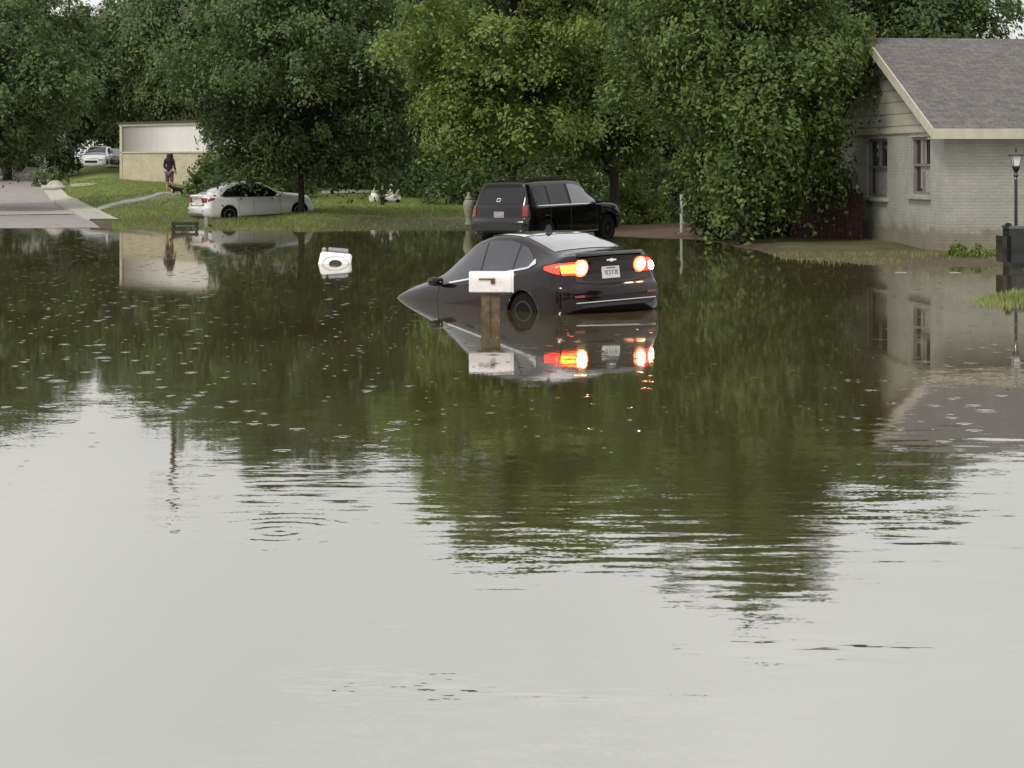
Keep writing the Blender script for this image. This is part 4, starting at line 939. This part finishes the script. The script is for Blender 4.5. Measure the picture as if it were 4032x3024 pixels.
# ------------------------------------------------------------------ small things by the shore
gp = empty('green_post', at(681.5,58.9), 0, 'pale green post standing by the dirt bank right of the black SUV', 'post')
MB().tube([(0,0,-.4),(0,0,.9),(-.01,0,1.12)], .045, 10).build('pole', M['pale_paint'], gp); MB().tube([(.03,0,.75),(.20,0,.92)], .014, 6).build('arm', M['pale_paint'], gp)
r_ = empty('dark_crate', (-10.35,63.3,0.0), .05, 'dark wooden crate lying at the water edge below the white sedan', 'crate')
mb = MB(); 
for z in (.02,.17): mb.box((0,-.2,z),(.78,.04,.09)); mb.box((0,.2,z),(.78,.04,.09)); mb.box((-.39,0,z),(.04,.4,.09)); mb.box((.39,0,z),(.04,.4,.09))
mb.build('slats', M['dark_gap'], r_)
mb = MB(); 
for x in (-.36,.36):
    for y in (-.17,.17): mb.box((x,y,.05),(.05,.05,.36))
mb.build('corner_post', M['dark_gap'], r_)
q = empty('short_post', (-9.83,64.3,0), 0, 'short pale post below the rear bumper of the white sedan', 'post'); MB().box((0,0,.1),(.12,.12,.55)).build('pole', M['curtain'], q, bevel=.015); MB().box((0,0,.39),(.16,.16,.04)).build('cap', M['curtain'], q, bevel=.01)
q = empty('stake', (-9.6,63.6,0), 0, 'thin dark stake right of the short pale post', 'stake'); MB().tube([(0,0,-.3),(.01,0,.14)],[.035,.02],6).build('shaft', M['dark_gap'], q); MB().box((0,0,.1),(.1,.05,.06)).build('head', M['dark_gap'], q, bevel=.01)

rs = np.random.RandomState(9); mb = MB()
for i in range(260):
    y = rs.uniform(17,38); x = rs.uniform(-.27,.27)*y; l = rs.uniform(.012,.05); wd = l*rs.uniform(.25,.7); a_ = rs.uniform(0,3.1)
    if gz(x,y) > -.02: continue
    ca, sa = math.cos(a_), math.sin(a_); mb.add([(x+ca*l,y+sa*l,.004),(x-sa*wd,y+ca*wd,.009),(x-ca*l,y-sa*l,.004),(x+sa*wd,y-ca*wd,.006)],[(0,1,2,3)])
tag(mb.build('floating_leaves', M['leaf_litter']), 'small fallen leaves and twigs drifting on the flood water', 'leaves', kind='stuff')
jg = empty('plastic_jug', ((496-CX)/F*49,49,0), .2, 'pale green plastic jug floating between the flooded sedan roof and the black SUV', 'jug')
MB().lathe([(.10,-.18),(.15,-.15),(.16,.02),(.14,.12),(.05,.20),(.035,.24)],18,(0,0,.16),Matrix.Rotation(R(70),3,'Y')).build('body', M['pale_paint'], jg, smooth=True)
MB().lathe([(.045,.22),(.045,.27)],12,(0,0,.16),Matrix.Rotation(R(70),3,'Y')).build('cap', M['white_enamel'], jg)
# black rounded box and lamp post at the right edge
bb = empty('black_box', ((1031-CX)/F*39.6,39.6,gz((1029-CX)/F*39.6,39.6)-.03), .06, 'glossy black rounded box standing on the bank in front of the lamp post', 'box')
MB().box((0,.3,.43),(1.10,.7,.80)).build('body', M['black_gloss'], bb, bevel=.14, seg=4)
MB().box((.0,.3,.86),(.88,.5,.06)).build('lid', M['glass_grey'], bb, bevel=.025)
MB().box((-.42,.12,.905),(.12,.1,.08)).build('latch', M['black_trim'], bb, bevel=.02)
MB().lathe([(.20,0),(.22,.03),(.15,.05),(.02,.05)],24,(.12,-.05,.50),Matrix.Rotation(R(90),3,'X')).build('round_panel', M['black_trim'], bb)
lp = empty('lamp_post', ((1016-CX)/F*42.6,42.6,gz((1016-CX)/F*42.6,42.6)), 0, 'black garden lamp post with a square lantern in front of the brick house', 'lamp post')
mb = MB(); mb.tube([(0,0,-.2),(0,0,.3),(0,0,1.72)],[.05,.038,.035],12); mb.build('pole', M['black_gloss'], lp)
mb = MB(); mb.lathe([(.045,1.70),(.03,1.74),(.055,1.78),(.035,1.84),(.085,1.95),(.09,1.98)],14); ln = mb.build('lantern', M['black_gloss'], lp)
mb = MB()
for sx in (-1,1):
    for sy in (-1,1): mb.tube([(sx*.055,sy*.055,1.97),(sx*.10,sy*.10,2.19)],.008,5)
mb.add([(-.14,-.14,2.19),(.14,-.14,2.19),(.14,.14,2.19),(-.14,.14,2.19),(-.13,-.13,2.23),(.13,-.13,2.23),(.13,.13,2.23),(-.13,.13,2.23),(0,0,2.31)],[(0,3,2,1),(0,1,5,4),(1,2,6,5),(2,3,7,6),(3,0,4,7),(4,5,8),(5,6,8),(6,7,8),(7,4,8)])
mb.lathe([(.015,2.29),(.02,2.33),(.03,2.35),(.01,2.38)],8); mb.build('cage', M['black_gloss'], ln)
MB().add([(-.05,-.05,1.98),(.05,-.05,1.98),(.05,.05,1.98),(-.05,.05,1.98),(-.092,-.092,2.185),(.092,-.092,2.185),(.092,.092,2.185),(-.092,.092,2.185)],[(0,3,2,1),(0,1,5,4),(1,2,6,5),(2,3,7,6),(3,0,4,7),(4,5,6,7)]).build('lamp_glass', M['white_enamel'], ln)

# utility pole whose top shows only in the water
up = empty('utility_pole', at(173,114), 0, 'tall wooden utility pole behind the tan garage house, mirrored in the water', 'utility pole'); up.scale = (1.1,1.1,1.2)
MB().tube([(0,0,-1),(0,0,6),(.03,0,13.4)],[.16,.14,.10],10).build('pole', M['pole_wood'], up)
MB().box((0,0,12.4),(2.4,.12,.12)).build('crossarm', M['pole_wood'], up); MB().lathe([(.2,9.9),(.22,10),(.22,10.8),(.18,10.9)],14,(.34,0,0)).build('transformer', M['grey_plastic'], up)
# pale boulders beside the road top
for i,(px,d,w_,lab) in enumerate([(28,108,.8,'pale grey boulder at the top of the road on the left'),(54,93,.55,'pale stone beside the kerb under the dark hedge')]):
    bm = bmesh.new(); bmesh.ops.create_icosphere(bm, subdivisions=3, radius=1)
    for vv in bm.verts:
        k = 1+.18*math.sin(vv.co.x*3+i)+.15*math.sin(vv.co.y*4+2*i)+.1*math.sin(vv.co.z*7); vv.co = Vector((vv.co.x*w_*k,vv.co.y*w_*.7*k,vv.co.z*w_*.55*k))
    me = bpy.data.meshes.new('boulder'); bm.to_mesh(me); bm.free(); o_ = link('boulder', me, M['concrete'], None, True); o_.location = at(px,d,w_*.25); tag(o_, lab, 'boulder')

# ------------------------------------------------------------------ figures
def skin(name, mat, verts, edges, root_i=0, parent=None, sub=2):
    # verts: (x,y,z,r) or (x,y,z,rx,ry)
    me = bpy.data.meshes.new(name); me.from_pydata([v[:3] for v in verts], edges, []); o_ = bpy.data.objects.new(name, me); col.objects.link(o_)
    o_.modifiers.new('s','SKIN'); 
    sv = me.skin_vertices[0].data
    for i,v in enumerate(verts): sv[i].radius = (v[3], v[4] if len(v) > 4 else v[3]); sv[i].use_root = (i == root_i)
    s_ = o_.modifiers.new('u','SUBSURF'); s_.levels = sub; s_.render_levels = sub
    bpy.context.view_layer.update(); dg = bpy.context.evaluated_depsgraph_get(); m2 = bpy.data.meshes.new_from_object(o_.evaluated_get(dg)); bpy.data.objects.remove(o_)
    return link(name, m2, mat, parent, True)
def ball(name, mat, c, r, parent, sub=3):
    bm = bmesh.new(); bmesh.ops.create_icosphere(bm, subdivisions=sub, radius=1)
    for vv in bm.verts: vv.co = Vector((c[0]+vv.co.x*r[0], c[1]+vv.co.y*r[1], c[2]+vv.co.z*r[2]))
    me = bpy.data.meshes.new(name); bm.to_mesh(me); bm.free(); return link(name, me, mat, parent, True)
def standing(label, loc, rz, s, top, bottom, hair='hair', legs_bare=True, robe=None, longhair=True):
    r = empty('person', loc, rz, label, 'person'); r.scale = (s,s,s)     # faces -y
    V = [(0,0,.93,.13,.10),(0,0,1.08,.115,.085),(0,0,1.28,.15,.10),(0,0,1.42,.11,.08),(0,-.005,1.50,.05,.05),(0,-.02,1.60,.085,.095),(0,-.015,1.70,.06,.07),
         (.10,0,.86,.085,.09),(.11,-.01,.48,.058,.062),(.11,.02,.09,.036,.04),(.115,-.12,.03,.035,.025),
         (-.10,0,.86,.085,.09),(-.11,-.02,.48,.058,.062),(-.12,.01,.09,.036,.04),(-.125,-.13,.03,.035,.025),
         (.185,0,1.39,.05,.05),(.235,.02,1.12,.040,.042),(.19,-.14,.95,.028,.03),(.17,-.20,.90,.03,.016),
         (-.185,0,1.39,.05,.05),(-.235,.02,1.12,.040,.042),(-.24,-.10,.90,.028,.03),(-.24,-.13,.83,.03,.016)]
    E_ = [(0,1),(1,2),(2,3),(3,4),(4,5),(5,6),(0,7),(7,8),(8,9),(9,10),(0,11),(11,12),(12,13),(13,14),(3,15),(15,16),(16,17),(17,18),(3,19),(19,20),(20,21),(21,22)]
    # five fingers on each hand
    for base,hx in ((18,.17),(22,-.24)):
        bz = V[base]
        for k in range(5):
            a_ = len(V); ox = (k-1.6)*.016; ln_ = (.045,.06,.065,.055,.04)[k]
            if k == 4: V.append((bz[0]+ox+.01,bz[1]-.02,bz[2]+.01,.008)); V.append((bz[0]+ox+.02,bz[1]-.035,bz[2]-.02,.007))
            else: V.append((bz[0]+ox,bz[1]-.01,bz[2]-ln_*.5,.008)); V.append((bz[0]+ox,bz[1]-.02,bz[2]-ln_,.007))
            E_ += [(base,a_),(a_,a_+1)]
    body = skin('body', M['skin'], V, E_, 0, r)
    # face: nose, eyes, mouth
    ball('nose', M['skin'], (0,-.118,1.60), (.014,.018,.022), body, 2)
    for sx in (-1,1): ball('eye', M['hair'], (sx*.034,-.108,1.625), (.013,.008,.008), body, 2); ball('ear', M['skin'], (sx*.088,-.01,1.61), (.012,.02,.03), body, 2)
    ball('mouth', M['maroon'], (0,-.108,1.555), (.024,.008,.006), body, 2)
    if hair and longhair:
        for sx in (-1,1): skin('hair', M[hair], [(sx*.07,.0,1.68,.045,.06),(sx*.095,-.05,1.55,.04,.05),(sx*.10,-.085,1.38,.045,.035),(sx*.09,-.10,1.22,.03,.025)], [(0,1),(1,2),(2,3)], 0, r)
    if hair:
        hv = [(0,.005,1.675,.105,.115),(0,.045,1.56,.115,.085),(0,.075,1.42,.13,.06),(0,.085,1.27,.11,.05)] if longhair else [(0,.015,1.665,.094,.10),(0,.04,1.60,.088,.07)]
        skin('hair', M[hair], hv, [(i,i+1) for i in range(len(hv)-1)], 0, r)
    if robe:
        mb = MB(); mb.lathe([(.30,.12),(.29,.4),(.26,.8),(.25,1.15),(.23,1.38),(.11,1.50),(.12,1.58),(.125,1.66),(.08,1.76),(.01,1.79)], 20); mb.v = [(x,y*.75+.02,z) for x,y,z in mb.v]; mb.build('coat', M[robe], r, smooth=True)
    else:
        W = [(0,0,.84,.165,.135),(0,0,1.06,.135,.105),(0,0,1.28,.165,.115),(0,0,1.43,.10,.08),(.19,0,1.40,.065,.065),(.242,.02,1.12,.052,.054),(.205,-.11,.99,.04,.042),(-.19,0,1.40,.065,.065),(-.242,.02,1.12,.052,.054),(-.243,-.07,.96,.04,.042)]
        skin('shirt', M[top], W, [(0,1),(1,2),(2,3),(3,4),(4,5),(5,6),(3,7),(7,8),(8,9)], 0, r)
        Tz = .45 if legs_bare else .12
        Q = [(0,0,.88,.15,.125),(.10,0,.82,.10,.105),(.11,-.01,Tz,.078,.08),(-.10,0,.82,.10,.105),(-.11,-.01,Tz,.078,.08)]
        skin('trousers', M[bottom], Q, [(0,1),(1,2),(0,3),(3,4)], 0, r)
        for sx in (-1,1): ball('shoe', M['white_cloth'], (sx*.118,-.06,.045), (.05,.13,.05), r, 2)
    return r
pw = hit(169.5,193.2); standing('woman with long dark hair in a dark maroon top and mauve shorts on the lawn', (pw.x,pw.y,pw.z), 2.75, 1.0, 'maroon', 'mauve')
# small dark dog at her feet
dp = Vector((pw.x+.38, pw.y-.25, gz(pw.x+.38,pw.y-.25)))
dg_ = empty('dog', dp, R(20), 'small dark dog standing at the feet of the woman in maroon', 'dog')
V = [(0,0,.26,.085,.08),(.16,0,.25,.07,.07),(-.16,0,.27,.085,.09),(-.25,0,.34,.05,.055),(-.31,0,.41,.06,.06),(-.40,0,.39,.032,.035),(.24,0,.30,.018,.018),(.31,0,.38,.012,.012),
     (-.17,.055,.17,.03,.03),(-.175,.055,.09,.018,.018),(-.18,.055,.015,.02,.018),(-.17,-.055,.17,.03,.03),(-.165,-.055,.09,.018,.018),(-.18,-.055,.015,.02,.018),
     (.14,.055,.17,.04,.045),(.19,.055,.10,.018,.02),(.165,.055,.015,.02,.018),(.14,-.055,.17,.04,.045),(.20,-.055,.10,.018,.02),(.17,-.055,.015,.02,.018)]
skin('body', M['fur'], V, [(0,1),(0,2),(2,3),(3,4),(4,5),(1,6),(6,7),(2,8),(8,9),(9,10),(2,11),(11,12),(12,13),(1,14),(14,15),(15,16),(1,17),(17,18),(18,19)], 0, dg_)
for sy in (-1,1): ball('ear', M['fur'], (-.29,sy*.05,.46), (.02,.015,.04), dg_, 2)
ball('chest_patch', M['white_cloth'], (-.235,-.02,.22), (.03,.06,.05), dg_, 2)
# pale urn by the SUV
pc = place(468.7,66); ur = empty('garden_urn', pc, 0, 'pale cream lidded urn on the grass behind the left rear of the black SUV', 'urn')
MB().lathe([(.13,-.05),(.14,.03),(.09,.12),(.10,.25),(.15,.42),(.185,.62),(.17,.76),(.12,.84)],20).build('body', M['cream_cloth'], ur, smooth=True)
MB().lathe([(.13,.84),(.125,.88),(.07,.95),(.055,1.0),(.06,1.05),(.02,1.08)],16).build('lid', M['cream_cloth'], ur, smooth=True)
# toddler in dark clothes, tank, child on the white toy
pt = hit(382.5,207); standing('small child in dark navy clothes standing beside the white tank', (pt.x,pt.y,pt.z), -.5, .50, 'navy', 'navy', legs_bare=False, longhair=False)
tk = hit(373.5,203); t_ = empty('gas_tank', (tk.x,tk.y+.2,tk.z), 0, 'white rounded tank with a valve on the lawn left of the children', 'tank')
MB().lathe([(.12,0),(.17,.03),(.20,.12),(.205,.26),(.17,.37),(.10,.42),(.05,.43)],20).build('body', M['white_enamel'], t_, smooth=True)
mb = MB(); mb.lathe([(.10,.40),(.115,.42),(.115,.52),(.105,.52)],16); mb.build('collar', M['pale_paint'], t_)
MB().tube([(0,0,.42),(0,0,.56),(.04,0,.66)],[.03,.025,.012],8).build('valve', M['pale_paint'], t_)
ty = hit(391.5,203.2); T = empty('ride_on_toy', ty, 0, 'white ride-on toy car with a raised back on the lawn', 'toy car')
V = [(-.36,0,.20,.05,.14),(-.18,0,.24,.10,.17),(.05,0,.22,.10,.18),(.28,0,.20,.09,.16),(.42,0,.16,.04,.12)]
skin('body', M['white_cloth'], V, [(i,i+1) for i in range(4)], 2, T)
mb = MB(); mb.add([(.05,-.15,.26),(.22,-.15,.26),(.36,-.15,.58),(.28,-.15,.60),(.05,.15,.26),(.22,.15,.26),(.36,.15,.58),(.28,.15,.60)],[(0,1,2,3),(7,6,5,4),(0,4,5,1),(1,5,6,2),(2,6,7,3),(3,7,4,0)]); mb.build('seat_back', M['curtain'], T, bevel=.02)
for x in (-.24,.28):
    for y in (-.17,.17): MB().lathe([(.09,-.035),(.095,0),(.09,.035)],18,(x,y,.08),Matrix.Rotation(R(90),3,'X')).build('wheel', M['rubber'], T)
MB().tube([(-.22,0,.28),(-.16,0,.42)],.012,6).build('steering_column', M['black_trim'], T)
c_ = empty('person', (ty.x-.02,ty.y,ty.z+.04), 0, 'small child in white and pink sitting on the ride-on toy car', 'person')
V = [(0,0,.30,.08,.08),(0,0,.44,.085,.07),(0,0,.55,.06,.055),(-.01,0,.60,.03,.03),(-.015,0,.67,.062,.062),(-.012,0,.73,.045,.045),
     (-.12,.06,.32,.045,.045),(-.24,.07,.24,.035,.035),(-.30,.07,.14,.025,.025),(-.12,-.06,.32,.045,.045),(-.24,-.07,.24,.035,.035),(-.30,-.07,.14,.025,.025),
     (0,.10,.52,.03,.03),(-.09,.10,.42,.022,.022),(-.17,.06,.42,.02,.02),(0,-.10,.52,.03,.03),(-.09,-.10,.42,.022,.022),(-.17,-.06,.42,.02,.02)]
E_ = [(0,1),(1,2),(2,3),(3,4),(4,5),(0,6),(6,7),(7,8),(0,9),(9,10),(10,11),(2,12),(12,13),(13,14),(2,15),(15,16),(16,17)]
skin('body', M['skin'], V, E_, 0, c_)
skin('shirt', M['white_cloth'], [(0,0,.27,.11,.11),(0,0,.44,.105,.09),(0,0,.56,.075,.07),(0,.10,.53,.042,.042),(-.05,.105,.46,.036,.036),(0,-.10,.53,.042,.042),(-.05,-.105,.46,.036,.036)], [(0,1),(1,2),(2,3),(3,4),(2,5),(5,6)], 0, c_)
ball('hair', M['white_cloth'], (.0,0,.695), (.075,.075,.07), c_, 2)

# ------------------------------------------------------------------ sky, sun, camera
w = bpy.data.worlds.new('World'); sc.world = w; w.use_nodes = True; nt = w.node_tree; bg = nt.nodes['Background']
sky = N(nt,'ShaderNodeTexSky', sky_type='NISHITA', sun_disc=False); sky.sun_elevation = R(48); sky.sun_rotation = R(200); sky.dust_density = 3; sky.air_density = 1.5
k = N(nt,'ShaderNodeVectorMath', operation='SCALE'); k.inputs['Scale'].default_value = .10; nt.links.new(sky.outputs[0], k.inputs[0])
tc = N(nt,'ShaderNodeTexCoord'); sp = N(nt,'ShaderNodeSeparateXYZ'); nt.links.new(tc.outputs['Generated'], sp.inputs[0])
n = N(nt,'ShaderNodeTexNoise'); n.inputs['Scale'].default_value = 3.2; n.inputs['Detail'].default_value = 6; n.inputs['Roughness'].default_value = .5; nt.links.new(tc.outputs['Generated'], n.inputs['Vector'])
cl = ramp(nt, n.outputs['Fac'], [(.3,(.79,.79,.785)),(.7,(.95,.942,.93))])
el = N(nt,'ShaderNodeMapRange'); nt.links.new(sp.outputs[2], el.inputs['Value']); el.inputs['From Min'].default_value = .05; el.inputs['From Max'].default_value = .30; el.inputs['To Min'].default_value = .86; el.inputs['To Max'].default_value = 1.04
ml = N(nt,'ShaderNodeVectorMath', operation='SCALE'); nt.links.new(cl.outputs['Color'], ml.inputs[0]); nt.links.new(el.outputs[0], ml.inputs['Scale'])
mx = N(nt,'ShaderNodeMix', data_type='RGBA'); mx.inputs[0].default_value = .9; nt.links.new(k.outputs[0], mx.inputs[6]); nt.links.new(ml.outputs[0], mx.inputs[7])
# the Background works at strength 0.1, so the overcast layer is given in sky-texture units
up_ = N(nt,'ShaderNodeVectorMath', operation='SCALE'); up_.inputs['Scale'].default_value = 12.3; nt.links.new(mx.outputs[2], up_.inputs[0]); nt.links.new(up_.outputs[0], bg.inputs['Color']); bg.inputs['Strength'].default_value = .1
sl_ = bpy.data.lights.new('sun','SUN'); sl_.energy = 1.5; sl_.angle = R(12); sl_.color = (1,.96,.88); so = bpy.data.objects.new('sun', sl_); col.objects.link(so)
# sun high, behind and to the left of the viewer
so.rotation_euler = Vector((math.sin(R(200))*math.cos(R(48))*-1, -math.cos(R(200))*math.cos(R(48))*-1, 0)).to_track_quat('Z','Y').to_euler()
dv = Vector((-.45,-.55,.72)).normalized(); so.rotation_euler = dv.to_track_quat('Z','Y').to_euler()
sky.sun_elevation = math.asin(dv.z); sky.sun_rotation = math.atan2(dv.x, dv.y)
cam = bpy.data.cameras.new('camera'); cam.sensor_width = 36; cam.lens = F/1024*36; cam.shift_y = -(384-HY)/1024; cam.clip_end = 5000; cam.clip_start = .1
co = bpy.data.objects.new('camera', cam); col.objects.link(co); co.location = (0,0,H); co.rotation_euler = (R(90),0,0); sc.camera = co
sc.view_settings.view_transform = 'Standard'; sc.view_settings.look = 'None'; sc.view_settings.exposure = 0; sc.view_settings.gamma = 1
sc.cycles.max_bounces = 6; sc.cycles.transparent_max_bounces = 4
